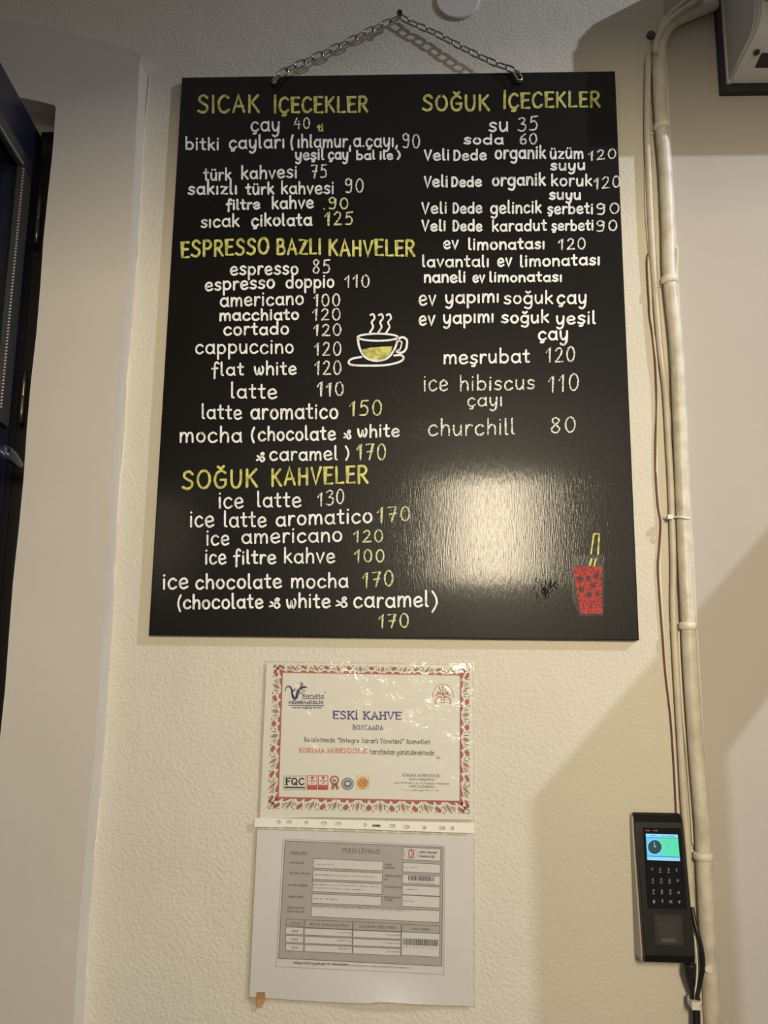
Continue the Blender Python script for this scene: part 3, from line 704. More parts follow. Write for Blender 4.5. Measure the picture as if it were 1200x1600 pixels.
for side in (left, right):
    n = len(side)
    pts = [P(x, y, -0.0085 - 0.0115*min(1, i/(n-2))) for i, (x, y) in enumerate(side)]
    pts = [Vector(p) for p in catmull([tuple(p) for p in pts], 5)]
    pts = [p for p in pts]
    tot = sum((b-a).length for a, b in zip(pts, pts[1:])); cnt = round(tot/0.0168); step = tot/cnt
    for i, (c, t) in enumerate(along(pts, step)):
        n0 = Vector((0, -1, 0)); b = t.cross(n0).normalized(); n0 = b.cross(t)
        an = R(14) if i % 2 else R(100)
        b2 = b*math.cos(an) + n0*math.sin(an); n2 = t.cross(b2)
        o = bpy.data.objects.new('link', LM); C.objects.link(o); o.parent = chain
        o.matrix_local = Matrix(((t.x, b2.x, n2.x, c.x), (t.y, b2.y, n2.y, c.y), (t.z, b2.z, n2.z, c.z), (0, 0, 0, 1)))
nail = tag(empty('nail'), 'dark nail in the wall holding the chain', 'nail')
pa = P(624.5, 27, -0.001); pb = P(624.5, 20, -0.028)
tube('shank', [pa + Vector((0, .02, 0)), pa, pb], .0022, M['rust'], nail, 10, 2)
V = ([], []); tube('', [pb, pb + (pb-pa).normalized()*.002], .0048, None, None, 14, 1, V); obj('head', V[0], V[1], M['rust'], nail)

# round cover plate at the top edge
cp = tag(empty('cover_plate'), 'round painted junction box cover on the wall at the top', 'cover plate')
c = P(715, 1.5, 0); n = 48; rad = 0.0375
bm = bmesh.new()
rings = [(rad, 0.0), (rad, -0.003), (rad-.002, -0.005)]
prev = None
for rr, yy in rings:
    cur = [bm.verts.new((c.x+rr*math.cos(2*math.pi*i/n), yy, c.z+rr*math.sin(2*math.pi*i/n))) for i in range(n)]
    if prev:
        for i in range(n): bm.faces.new((prev[i], prev[(i+1) % n], cur[(i+1) % n], cur[i]))
    prev = cur
bm.faces.new(prev); bmobj('lid', bm, M['cover'], cp)

# ================================================================== certificate in its clear pocket
k2 = crop(400, 1020, 1200/360); k6 = crop(430, 1050, 1200/170); k7 = crop(420, 1190, 3.75); k8 = crop(590, 1020, 7.5)
cert = tag(empty('certificate'), 'framed-border service certificate in a clear pocket below the menu board', 'certificate')
YC = -0.003
mapC = lambda x, y: P(x, y, YC)
slab('paper', [P(x, y, YC) for x, y in ((416.5, 1036), (520, 1037), (630, 1038.5), (737.5, 1040), (739, 1160), (739.5, 1281), (620, 1279), (500, 1277), (406, 1279), (411, 1160))], 0.0008, M['paper'], cert)
def lerp(a, b, t): return (a[0]+(b[0]-a[0])*t, a[1]+(b[1]-a[1])*t)
def quad(tl, tr, br, bl): return lambda u, v: lerp(lerp(tl, tr, u), lerp(bl, br, u), v)
OUT = [(426.4, 1037.4), (735, 1042.5), (735.4, 1273.5), (416.5, 1265.4)]
INN = [(441.8, 1051), (719, 1055.4), (718.6, 1251.6), (435.4, 1245)]
ik = Ink(mapC, 0.0001, 0.0001)           # ornament: 0 brick, 1 olive, 2 black, 3 pink
for k, cnt in ((0, 8.5), (1, 5.5), (2, 8.5), (3, 5.5)):
    a, b = INN[k], INN[(k+1) % 4]; ao, bo_ = OUT[k], OUT[(k+1) % 4]
    Q = lambda u, v: lerp(lerp(a, b, u), lerp(ao, bo_, u), v)      # v 0 inner .. 1 outer
    N = int(cnt*2)
    ik.use(0)
    ik.poly([Q(0, .0), Q(1, .0), Q(1, .10), Q(0, .10)])
    for j in range(N):
        u0 = (j+.5)/N; du = 1/N
        if j % 2 == 0:                        # brick flower
            ik.use(0)
            ik.poly([Q(u0+du*x, y) for x, y in ((-.16, .52), (-.30, .70), (-.18, .76), (-.12, .92), (0, .86), (.12, .92), (.18, .76), (.30, .70), (.16, .52), (0, .40))])
            ik.poly([Q(u0-du*.75, .10), Q(u0-du*.5, .28), Q(u0-du*.2, .33), Q(u0-du*.05, .10)])
            ik.poly([Q(u0+du*.05, .10), Q(u0+du*.2, .33), Q(u0+du*.5, .28), Q(u0+du*.75, .10)])
            ik.use(2)
            for sgn in (-1, 1):
                ik.line([Q(u0+sgn*du*.42, .92), Q(u0+sgn*du*.30, .84)], 1.0); ik.line([Q(u0+sgn*du*.50, .45), Q(u0+sgn*du*.40, .58)], 1.0)
        else:                                 # olive almond
            ik.use(1)
            ik.poly([Q(u0+du*x, y) for x, y in ((0, .26), (-.13, .42), (-.15, .60), (0, .90), (.15, .60), (.13, .42))])
            ik.use(3); ik.curve([Q(u0+du*x, y) for x, y in ((0, .12), (-.2, .4), (-.2, .62), (0, .96), (.2, .62), (.2, .4), (0, .12))], .7, 3)
            ik.use(2)
            for sgn in (-1, 1): ik.line([Q(u0+sgn*du*.34, .40), Q(u0+sgn*du*.38, .78)], 1.1)
for cx, cy in [lerp(OUT[i], INN[i], .5) for i in range(4)]:
    ik.use(0); ik.disc(cx, cy, 3.2, 3.2, 8); ik.use(2)
    for a in range(4): ik.line([(cx+4*math.cos(a*1.57+.6), cy+4*math.sin(a*1.57+.6)), (cx+6.5*math.cos(a*1.57+.6), cy+6.5*math.sin(a*1.57+.6))], 1.2)
ik.use(3); ik.frame(INN, 1.0)
ik.build('ornament_border', None, cert, [M['brick'], M['oliveink'], M['black'], M['pink']])
# emblem with lizard and its words
ik = Ink(mapC, 0.0001, 0.0001)
ik.line(catmull([k6(*p) for p in ((118, 212), (114, 185), (130, 163), (158, 160), (180, 190), (188, 240), (200, 280), (216, 292), (236, 276), (244, 235), (256, 200), (285, 178), (318, 166), (346, 172))], 4), [.8, 1.2, 1.6, 2.2, 2.8, 3.2, 4.0, 4.4, 4.2, 4.0, 3.8, 4.2, 3.6, 2.0])
for p in (((200, 205), (228, 190)), ((285, 165), (288, 125)), ((290, 160), (306, 130)), ((268, 210), (300, 235)), ((290, 195), (325, 205)), ((262, 220), (272, 245))): ik.line([k6(*a) for a in p], 1.1)
for p in ((195, 200), (205, 212), (215, 188), (282, 124), (288, 118), (306, 130), (300, 235), (314, 222), (326, 206), (272, 246)): ik.disc(*k6(*p), .9, .9, 8)
write(ik, k6, 'KoruMa', 303, 538, 283, 283, 27, 1.15, k=3)
write(ik, k6, 'MÜHEndİSLİK', 152, 534, 356, 356, 26, 1.15, k=3)
ik.line([k6(296, 294), k6(538, 294)], .9); ik.line([k6(150, 368), k6(536, 371)], .9)
write(ik, k6, '"Çevre Sağlığı Birimi"', 172, 522, 402, 402, 15, .65, k=3)
ik.arc(*k6(549, 222), 1.2, 1.2, 0, 360, .4, 10)
ik.build('lizard_emblem', M['navy'], cert)
ik = Ink(mapC, 0.0001, 0.0001)
ik.arc(*k8(766, 490), 16, 16.4, 165, 375, .8, 30)
for p in (((765, 400), (765, 480)), ((725, 410), (745, 455)), ((806, 410), (788, 455)), ((700, 455), (742, 470)), ((832, 455), (790, 470))): ik.line([k8(*a) for a in p], 1.1)
for p in ((765, 396), (724, 408), (807, 408), (712, 470), (820, 470)): ik.disc(*k8(*p), 1.2, 1.2, 8)
ik.curve([k8(*p) for p in ((684, 505), (700, 490), (765, 480), (832, 490), (850, 505))], 1.4)
ik.curve([k8(*p) for p in ((684, 600), (676, 570), (700, 525), (740, 512), (765, 490), (790, 512), (830, 525), (856, 570), (846, 600))], 1.4)
ik.frame([k8(*p) for p in ((748, 520), (784, 520), (784, 555), (748, 555))], 1.3)
ik.line([k8(738, 583), k8(794, 583)], 1.0)
ik.build('round_emblem', M['brick'], cert)
ik = Ink(mapC, 0.0001, 0.0001)
write(ik, k2, 'ESKİ', 402, 532, 346, 348, 29, 2.1, True, 5); write(ik, k2, 'KAHVE', 556, 762, 348, 350, 28, 2.1, True, 5)
write(ik, k2, 'BOZCAADA', 503, 665, 401, 403, 17, 1.05, True, 4)
ik.build('title_lettering', M['purple'], cert)
ik = Ink(mapC, 0.0001, 0.0001)
write(ik, k2, "Bu işletmede", 250, 412, 463, 467, 16, .8, True, 4); write(ik, k2, "''Entegre Zararlı Yönetimi''", 424, 772, 467, 474, 16, .8, True, 4); write(ik, k2, 'hizmetleri', 784, 908, 474, 476, 16, .8, True, 4)
write(ik, k2, 'tarafından yürütülmektedir.', 592, 934, 528, 534, 17, .8, True, 4)
ik.curve([k2(*p) for p in ((938, 552), (948, 541), (952, 549), (960, 552))], .8)
ik.build('sentence_lettering', M['black'], cert)
ik = Ink(mapC, 0.0001, 0.0001)
write(ik, k2, 'KORUMA MÜHENDİSLİK', 224, 582, 520, 524, 16.5, .9, True, 4)
ik.build('name_lettering', M['red'], cert)
ik = Ink(mapC, 0.0001, 0.0001)          # seals: 0 black 1 red 2 paper 3 slate 4 gold
mats5 = [M['black'], M['brick'], M['paper'], M['slate'], M['gold'], M['red']]
ik.use(0); ik.frame([k7(*p) for p in ((90, 85), (218, 83), (216, 166), (88, 163))], .5)
write(ik, k7, 'FQC', 95, 210, 138, 139, 29, 2.2, True, 5); ik.poly([k7(*p) for p in ((92, 146), (212, 148), (212, 157), (92, 155))])
for x0 in (228, 292):
    ik.use(5); ik.frame([k7(*p) for p in ((x0, 82), (x0+54, 83), (x0+54, 163), (x0-2, 162))], 1.1)
    ik.poly([k7(*p) for p in ((x0, 136), (x0+54, 137), (x0+54, 163), (x0-2, 162))]); ik.disc(*k7(x0+27, 95), 2.4, 2.2, 10)
    ik.line([k7(x0+10, 112), k7(x0+45, 113)], 1.3); ik.curve([k7(x0+20, 124), k7(x0+26, 130), k7(x0+38, 118)], .8)
ik.use(1)
star = [k7(385+(29 if i % 2 else 25)*math.cos(i*math.pi/12), 108+(29 if i % 2 else 25)*math.sin(i*math.pi/12)) for i in range(24)]
ik.poly(star); ik.poly([k7(*p) for p in ((372, 128), (390, 132), (378, 168), (370, 158), (364, 164))]); ik.poly([k7(*p) for p in ((384, 132), (400, 126), (412, 162), (402, 158), (398, 168))])
ik.use(3); ik.disc(*k7(462, 130), 9.8, 9.8, 24)
ik.use(4); ik.frame([k7(*p) for p in ((517, 83), (587, 85), (585, 163), (514, 161))], .7)
for i in range(26): a = i*math.pi/13; ik.disc(*k7(551+31*math.cos(a), 125+31*math.sin(a)), 1.2, 1.2, 8)
ik.disc(*k7(551, 125), 7.6, 7.6, 22)
ik.build('seals', None, cert, mats5)
ik = Ink(mapC, 0.0002, 0.0001)
ik.use(2); ik.disc(*k7(385, 108), 4.6, 4.6, 16); ik.arc(*k7(462, 130), 7.4, 7.4, 0, 360, 1.0, 22); ik.disc(*k7(462, 128), 3.4, 2.6, 12)
ik.use(5); ik.disc(*k7(385, 108), 3.0, 3.0, 12); ik.disc(*k7(551, 125), 5.4, 5.4, 18)
ik.build('seal_centres', None, cert, mats5)
ik = Ink(mapC, 0.0003, 0.0001); ik.arc(*k7(550, 125), 2.8, 2.8, 40, 320, 1.1, 12); ik.disc(*k7(560, 125), 1.0, 1.0, 6)
ik.build('crescent', M['paper'], cert)
ik = Ink(mapC, 0.0001, 0.0001)
write(ik, k2, 'KORUMA MÜHENDİSLİK', 762, 958, 644, 648, 10, .6, True, 3)
write(ik, k2, '"Çevre Sağlığı Birimi"', 797, 934, 663, 666, 8, .5, False, 3)
def scribble(ik, cr, x0, x1, b0, b1, h, wd):
    """unreadably small printed line: short uneven marks"""
    x = x0
    while x < x1:
        wlen = min(x1-x, random.uniform(3.2, 6.0)); t = (x-x0)/(x1-x0); b = b0+(b1-b0)*t
        ik.line([cr(x, b-random.uniform(.1, .9)*h), cr(x+wlen*.6, b-random.uniform(0, 1)*h), cr(x+wlen*.8, b-random.uniform(0, .8)*h)], wd, cap=False)
        x += wlen + (random.uniform(4, 7) if random.random() < .14 else .4)
scribble(ik, k2, 720, 1008, 681, 688, 10, .8); scribble(ik, k2, 763, 955, 719, 722, 9, .7)
write(ik, k2, '17100 ÇANAKKALE', 797, 932, 701, 704, 8.5, .55, True, 3)
ik.build('address_lettering', M['slate'], cert)
slab('clear_pocket', [P(x, y, YC-0.0012) for x, y in ((413, 1032), (560, 1034), (740, 1036.5), (741.5, 1160), (741.5, 1284), (560, 1281), (402, 1281), (408, 1150))], 0.0002, M['crinkle'], cert)

# ================================================================== punched pocket with the tax sheet
z2 = crop(380, 1270, 1200/380)
pocket = tag(empty('punched_pocket'), 'clear punched plastic pocket with white hole strip around the tax sheet', 'plastic pocket')
YP = -0.0065
bm = bmesh.new()
def ringE(bm, pts):
    v = [bm.verts.new(P(x, y, YP)) for x, y in pts]
    return [bm.edges.new((v[i], v[(i+1) % len(v)])) for i in range(len(v))]
strip_pts = [(398, 1278), (460, 1279.2), (560, 1281.6), (650, 1284), (740, 1286.3), (740.5, 1302), (650, 1299), (560, 1295.5), (470, 1293), (397, 1292)]
ed = ringE(bm, strip_pts)
for (x, y, rx) in ((175, 47, 10), (225, 47, 16), (310, 50, 10), (397, 53, 16), (467, 55, 16), (600, 60, 9), (735, 66, 16), (805, 70, 16), (892, 74, 10), (980, 76, 17), (1030, 77, 10)):
    ed += ringE(bm, [z2(x+rx*math.cos(2*math.pi*i/14), y+10*math.sin(2*math.pi*i/14)) for i in range(14)][::-1])
bmesh.ops.triangle_fill(bm, edges=ed, use_beauty=True)
r = bmesh.ops.extrude_face_region(bm, geom=list(bm.faces))
bmesh.ops.translate(bm, verts=[v for v in r['geom'] if isinstance(v, bmesh.types.BMVert)], vec=(0, .0006, 0))
o = bmobj('hole_strip', bm, M['whiteplastic'], pocket); o['label'] = 'opaque white strip with punched holes'
ik = Ink(lambda x, y: P(x, y, YP), 0.0, 0.0002); write(ik, z2, 'NOKI', 638, 677, 69, 70, 7.5, 1.3, k=3); ik.build('brand_lettering', M['black'], pocket)
# sheet with a lifted lower edge
sheet = tag(empty('tax_sheet'), 'photocopied tax certificate sheet inside the punched pocket', 'paper sheet')
TL, TR, BR_, BL = (402, 1296.5), (739, 1306.5), (739.5, 1572), (389.5, 1557.5)
def bend(u, v):
    x, y = quad(TL, TR, BR_, BL)(u, v)
    y += 3.5*math.sin(u*math.pi)*v*(1 if u < .55 else .6) - 2.0*v*math.exp(-((u-.62)/.10)**2)
    d = 0.0008 + 0.006*max(0, v-.8)/.2*math.exp(-((u-.62)/.16)**2)*max(0, v-.8)/.2
    return x, y, d
def grid_sheet(name, m, parent, y0, th, grow=0.0, nu=28, nv=26):
    V = []; F = []
    for s in (0, 1):
        for j in range(nv+1):
            for i in range(nu+1):
                x, y, d = bend(i/nu, j/nv)
                x += grow*(2*i/nu-1)*3; y += grow*(2*j/nv-1)*2
                V.append(P(x, y, y0-d+s*th))
    k = (nu+1)*(nv+1); id_ = lambda s, i, j: s*k + j*(nu+1)+i
    for j in range(nv):
        for i in range(nu):
            F.append((id_(0, i, j), id_(0, i+1, j), id_(0, i+1, j+1), id_(0, i, j+1))); F.append((id_(1, i, j), id_(1, i, j+1), id_(1, i+1, j+1), id_(1, i+1, j)))
    for i in range(nu): F.append((id_(0, i, 0), id_(1, i, 0), id_(1, i+1, 0), id_(0, i+1, 0))); F.append((id_(0, i, nv), id_(0, i+1, nv), id_(1, i+1, nv), id_(1, i, nv)))
    for j in range(nv): F.append((id_(0, 0, j), id_(0, 0, j+1), id_(1, 0, j+1), id_(1, 0, j))); F.append((id_(0, nu, j), id_(1, nu, j), id_(1, nu, j+1), id_(0, nu, j+1)))
    return obj(name, V, F, m, parent, smooth=False)
YT = -0.0030
grid_sheet('paper', M['lilac'], sheet, YT, 0.0004)
grid_sheet('clear_front', M['film'], pocket, YT-0.0016, 0.0002, 1.0)
mapT = lambda x, y: P(x, y, YT-0.0008)
ik = Ink(mapT, 0.0001, 0.0001)
q4 = lambda *p: [z2(*a) for a in p]
PANEL = ((207, 138), (987, 170), (980, 756), (175, 717))
ik.poly(q4(*PANEL)); ik.build('grey_panel', M['panelgrey'], sheet)
BOX = [((347,225),(690,240),(688,286),(345,271)), ((345,283),(688,297),(686,341),(343,327)), ((343,337),(686,351),(684,402),(341,388)), ((340,399),(684,413),(682,459),(338,445)),
 ((338,457),(970,483),(968,541),(335,511)), ((791,170),(975,178),(973,238),(789,230)), ((788,245),(973,254),(972,299),(787,290)), ((787,303),(972,312),(971,357),(786,348)),
 ((786,357),(971,366),(970,411),(785,402)), ((785,405),(970,415),(969,470),(784,461)), ((782,587),(970,596),(968,712),(780,702))]
for k in range(3):
    y = 563+41*k
    BOX.append(((211, y), (298, y+4), (296, y+38), (209, y+34)))
    BOX.append(((304, y+5), (539, y+15), (537, y+49), (302, y+39)))
    BOX.append(((543, y+16), (778, y+26), (776, y+60), (541, y+50)))
HEAD = [((213,523),(300,527),(298,560),(211,556)), ((305,527),(540,537),(539,575),(304,565)), ((543,537),(780,548),(779,586),(542,576)), ((783,549),(971,557),(970,596),(782,586))]
ik = Ink(mapT, 0.0002, 0.0001)
for b in BOX: ik.poly(q4(*b))
ik.build('white_fields', M['boxwhite'], sheet)
ik = Ink(mapT, 0.0003, 0.0001)
for b in BOX + HEAD: ik.frame(q4(*b), .75)
ik.frame(q4(*PANEL), .9)
for a, b in zip(((197, 128), (995, 162), (990, 797), (163, 758)), ((995, 162), (990, 797), (163, 758), (197, 128))):
    n = int(math.hypot(a[0]-b[0], a[1]-b[1])/9)
    for i in range(n): ik.line(q4(lerp(a, b, i/n), lerp(a, b, (i+.5)/n)), .8, cap=False)
ik.build('ruled_lines', M['grey'], sheet)
ik = Ink(mapT, 0.0003, 0.0001)
write(ik, z2, 'VERGİ LEVHASI', 485, 675, 197, 203, 16, .95, k=4)
ik.build('form_title', M['grey'], sheet)
def small(t, x0, x1, b, h=6.3, wd=.62):
    global ik
    ik = Ink(mapT, 0.0003, 0.0001); write(ik, z2, t, x0, x1, b, b+(x1-x0)*.035, h, wd, k=3)
    ik.build('form_label', M['grey'], sheet)
small('MÜKELLEFİN', 232, 316, 200)
ik = Ink(mapT, 0.0003, 0.0001); ik.line(q4((230, 204), (317, 208)), .5); ik.build('underline', M['grey'], sheet)
small('ADI SOYADI', 230, 302, 250); small('TİCARET ÜNVANI', 228, 328, 302); small('İŞ YERİ ADRESİ', 224, 316, 361); small('VERGİ TÜRÜ', 222, 296, 418)
small('ANA FAALİYET', 218, 306, 472); small('KODU VE ADI', 216, 300, 490)
small('VERGİ', 697, 735, 260); small('DAİRESİ', 697, 746, 275); small('VERGİ KİMLİK', 696, 780, 315); small('NO', 696, 713, 332); small('TC KİMLİK NO', 695, 780, 370); small('İŞE BAŞLAMA', 694, 777, 420); small('TARİHİ', 694, 736, 434)
small('TAKVİM', 230, 286, 549, 7.5); small('BEYAN OLUNAN MATRAH', 330, 520, 556, 8.5); small('TAHAKKUK EDEN VERGİ', 570, 752, 566, 8.5); small('ONAY KODU', 832, 922, 578, 7.5)
for k, t in enumerate(('2023', '2022', '2021')): small(t, 238, 272, 588+41*k, 7.5)
small('https://intvrg.gib.gov.tr adresinden', 250, 520, 745, 8.5, .8)
small('Gelir İdaresi', 870, 955, 199, 8, .85); small('Başkanlığı', 870, 945, 219, 8, .85)
for a in ((355, 448, 258, 261, 9), (352, 645, 310, 320, 9), (347, 670, 357, 369, 9), (347, 592, 374, 384, 9), (343, 466, 428, 432, 10), (344, 822, 468, 488, 9), (795, 858, 272, 275, 9), (793, 862, 380, 383, 8), (790, 848, 438, 441, 9), (466, 536, 594, 597, 9), (462, 536, 634, 637, 9), (470, 534, 674, 677, 9), (704, 774, 605, 608, 9), (702, 774, 646, 649, 9), (708, 774, 688, 691, 9), (525, 818, 757, 769, 9)): 
    ik = Ink(mapT, 0.0003, 0.0001); scribble(ik, z2, *a, .8); ik.build('filled_in_line', M['softgrey'], sheet)
for x0, x1, y0, h, nb in ((815, 945, 309, 24, 34), (788, 962, 619, 32, 46)):
    x = x0; ik = Ink(mapT, 0.0003, 0.0001)
    while x < x1:
        wbar = random.choice((1.6, 1.6, 2.6, 3.6)); yy = y0 + (x-x0)*.04
        ik.poly(q4((x, yy), (x+wbar, yy), (x+wbar, yy+h), (x, yy+h))); x += wbar + random.choice((1.4, 1.8, 2.6))
    for j in range(11):
        xx = x0+4+j*(x1-x0-8)/10.5; ik.line(q4((xx, y0+h+8+(xx-x0)*.04), (xx+3, y0+h+13+(xx-x0)*.04)), .7)
    ik.build('barcode', M['black'], sheet)
ik = Ink(mapT, 0.0003, 0.0001)
ik.arc(*z2(829, 202), 10, 6.8, 0, 360, .6, 26); ik.arc(*z2(829, 202), 4.2, 6.4, 0, 360, 1.6, 18); ik.curve(q4((828, 184), (834, 200), (826, 220)), 1.3)
ik.build('red_emblem', M['brick'], sheet)
tape = tag(slab('adhesive_tape', [P(x, y, -0.0049) for x, y in ((401, 1550.5), (414, 1550), (414.5, 1565), (408, 1575), (400.5, 1573))], 0.0006, M['tape']), 'small brown strip of tape at the lower left corner of the tax sheet', 'tape')
slab('clear_tab', [P(x, y, -0.0046) for x, y in ((387, 1558), (403, 1560), (402, 1569), (388, 1567))], 0.0003, M['film'], tape)

# ================================================================== pipes, cables and wires
def pipe(px, rad, k=6, sides=14, y=None):
    rr = rad if isinstance(rad, (list, tuple)) else [rad]*len(px)
    return [P(x, yy, (-r if y is None else y)) for (x, yy), r in zip(px, rr)], rr
main_px = [(1117, 7), (1103, 13), (1085, 20), (1058, 32), (1042, 46), (1032, 66), (1029, 90), (1029, 120), (1033, 200), (1039, 268), (1043, 357), (1045.5, 436), (1056, 540), (1061, 650), (1065.5, 765), (1070, 877), (1074, 960), (1078, 1046), (1086, 1165), (1092, 1240), (1096, 1290), (1099, 1352), (1104, 1450), (1108.5, 1532), (1111, 1600), (1114, 1680)]
pp, rr = pipe(main_px, 0.0105)
pp = [Vector((p.x, -0.0125, p.z)) for p in pp]
pp += [Vector((pp[-1].x, -0.0125, pp[-1].z-d)) for d in (.06, .14, .3)] + [Vector((pp[-1].x, -0.0125, ZF+0.01))]; rr = [0.0105]*len(pp)
tag(tube('conduit_pipe', pp, rr, M['pipe'], None, 18, 6), 'thick cream-painted conduit pipe running down the wall from the air conditioner', 'pipe')
sp = [(1018, 76), (1014, 90), (1012.5, 115), (1011.5, 160), (1011.5, 210), (1013.5, 268), (1017.5, 357), (1023, 436), (1031, 540), (1039.5, 607), (1045, 700), (1048.5, 765), (1052, 877), (1052, 951), (1056.5, 1046), (1063.5, 1165), (1069, 1260), (1078, 1380), (1088, 1500), (1094, 1610), (1096, 1680)]
pts = [P(x, y, -0.007) for x, y in sp] + [P(1096, 1680, -0.007)-Vector((0, 0, d)) for d in (.06, .14, .3)] + [Vector((P(1096, 1680, -0.007).x, -0.007, ZF+0.01))]
tag(tube('slim_conduit', pts, [0.0042]+[0.0052]*7+[.0046]*(len(pts)-8), M['pipe2'], None, 14, 6), 'slimmer cream-painted cable just left of the thick conduit pipe', 'cable')
def wire(name, px, r, m, label, yy):
    return tag(tube(name, [P(x, y, yy) for x, y in px], r, m, None, 8, 6), label, 'wire')
wr = [(1013, 395), (1010, 405), (1010.5, 430), (1013, 470), (1014, 492), (1019, 525), (1022.5, 560), (1024.5, 600), (1025.5, 640), (1023.5, 690), (1024, 740), (1027.5, 790), (1031.5, 815), (1030, 850), (1027.5, 885), (1030, 930), (1034.5, 990), (1039, 1050), (1047, 1120), (1052.5, 1200), (1056, 1270), (1060, 1330)]
wire('wire', wr, 0.0009, M['wirered'], 'thin dark red wire wandering down beside the conduits', -0.0022)
wire('wire', [(x+3.2, y+2) for x, y in wr], 0.0016, M['wirewhite'], 'thin cream wire running close beside the dark red wire', -0.0024)
wire('wire', [(1000+18, 60+180), (1017, 300), (1019, 360), (1023, 430), (1034, 540), (1046, 640), (1053, 690), (1055, 712)], 0.0014, M['wirewhite'], 'thin cream wire between the slim cable and thick pipe near the top', -0.0025)
wire('wire', [(1008, 262), (1009, 330), (1014, 392), (1016, 430), (1018, 480), (1022, 530), (1027, 575), (1028, 620), (1027, 680), (1026, 740)], 0.0016, M['wirewhite'], 'pale wire along the left edge of the slim cable', -0.0026)
wire('wire', [(1051, 392), (1057, 385), (1058, 400), (1057, 440), (1062, 520), (1071, 640), (1077, 800), (1081, 900), (1086, 1000), (1094, 1120), (1103, 1240), (1110, 1340), (1117, 1460), (1124, 1610)], 0.0024, M['pipe2'], 'cream cable hugging the right side of the thick conduit pipe', -0.0035)
wire('wire', [(1060, 975), (1062, 1030), (1067, 1110), (1074, 1190), (1080, 1270), (1083, 1320)], 0.0020, M['wirewhite'], 'cream wire in the gap between slim cable and thick pipe below', -0.0028)
for k, (px, yy) in enumerate((([(1029, 54), (1036, 38), (1050, 20), (1072, 2), (1090, -10)], -.006), ([(1024, 82), (1027, 62), (1040, 39), (1062, 19), (1098, -4)], -.0275))):
    tag(tube('branch_cable', [P(x, y, yy) for x, y in px], 0.0048, M['pipe2'], None, 12, 6), ('upper painted cable fanning out from the pipe bend towards the air conditioner', 'lower painted cable fanning out from the pipe bend, against the thick pipe')[k], 'cable', 'cables at the pipe bend')
# wall plugs / dark hole
V = ([], []); c = P(1016.5, 56, -0.001); tube('', [c + Vector((0, .004, 0)), c + Vector((0, -.004, 0))], .0068, None, None, 14, 1, V)
tag(obj('wall_plug', V[0], V[1], M['rust']), 'round dark plug in the wall left of the pipe bend', 'wall plug')
# clamps
def clamp(px, py, rad, wz, tab, label, ym=-0.0125, tilt=0.0):
    e = tag(empty('pipe_clamp'), label, 'pipe clamp', 'pipe clamps')
    c = P(px, py, ym); V = []; F = []; n = 16
    for i in range(n+1):
        a = R(-10) + R(200)*i/n
        for (r, z) in ((rad, -wz/2), (rad+.002, -wz/2+.001), (rad+.002, wz/2-.001), (rad, wz/2)):
            V.append(Vector((c.x + r*math.cos(a), ym - r*math.sin(a), c.z + z + tilt*r*math.cos(a))))
    for i in range(n):
        for j in range(3): F.append((i*4+j, i*4+j+1, (i+1)*4+j+1, (i+1)*4+j))
    obj('band', V, F, M['clamp'], e, smooth=True)
    if tab:
        bm = bmesh.new(); box_bm(bm, c.x-rad-.012, c.x-rad+.002, -.0045, -.0005, c.z-wz/2+tilt*-rad, c.z+wz/2+tilt*-rad); bevel(bm, .001); bmobj('tab', bm, M['clamp'], e)
        V = ([], []); p = Vector((c.x-rad-.006, -.0045, c.z-tilt*rad)); tube('', [p, p+Vector((0, -.002, 0))], .0024, None, None, 10, 1, V); obj('screw', V[0], V[1], M['steel'], e)
clamp(1034, 198, .0112, .011, True, 'topmost clamp on the thick pipe, beside the board top', tilt=.1)
clamp(1045.5, 438, .0112, .012, True, 'clamp on the thick pipe level with the limonata lines', tilt=.08)
clamp(1075, 978, .0112, .011, True, 'clamp on the thick pipe level with the board bottom')
clamp(1098.5, 1337, .0112, .011, True, 'lowest pipe clamp, right of the fingerprint terminal screen')
tie = tag(empty('cable_tie'), 'white cable tie round slim cable and pipe beside the board middle', 'cable tie')
c1, c2 = P(1046, 808, -0.0145), P(1078, 811, -0.016)
tube('strap', [Vector((c1.x-.005, -.004, c1.z)), Vector((c1.x, -.0135, c1.z)), Vector((c1.x+.006, -.0145, c1.z)), Vector((c1.x+.012, -.0225, c1.z-.001)), Vector((c2.x-.010, -.0246, c2.z)), Vector((c2.x-.002, -.020, c2.z)), Vector((c2.x+.001, -.008, c2.z))], .0018, M['tie'], tie, 8, 4)
bm = bmesh.new(); box_bm(bm, c1.x-.0035, c1.x+.004, -.0185, -.012, c1.z-.0035, c1.z+.0035); bevel(bm, .001); bmobj('lock_head', bm, M['tie'], tie)
V = ([], []); c = P(1106.5, 1513, -.0225); tube('', [c+Vector((0, .003, 0)), c+Vector((0, -.0025, 0))], .0052, None, None, 14, 1, V)
tag(obj('screw', V[0], V[1], M['clamp']), 'painted round screw head on the thick pipe below the terminal', 'screw')

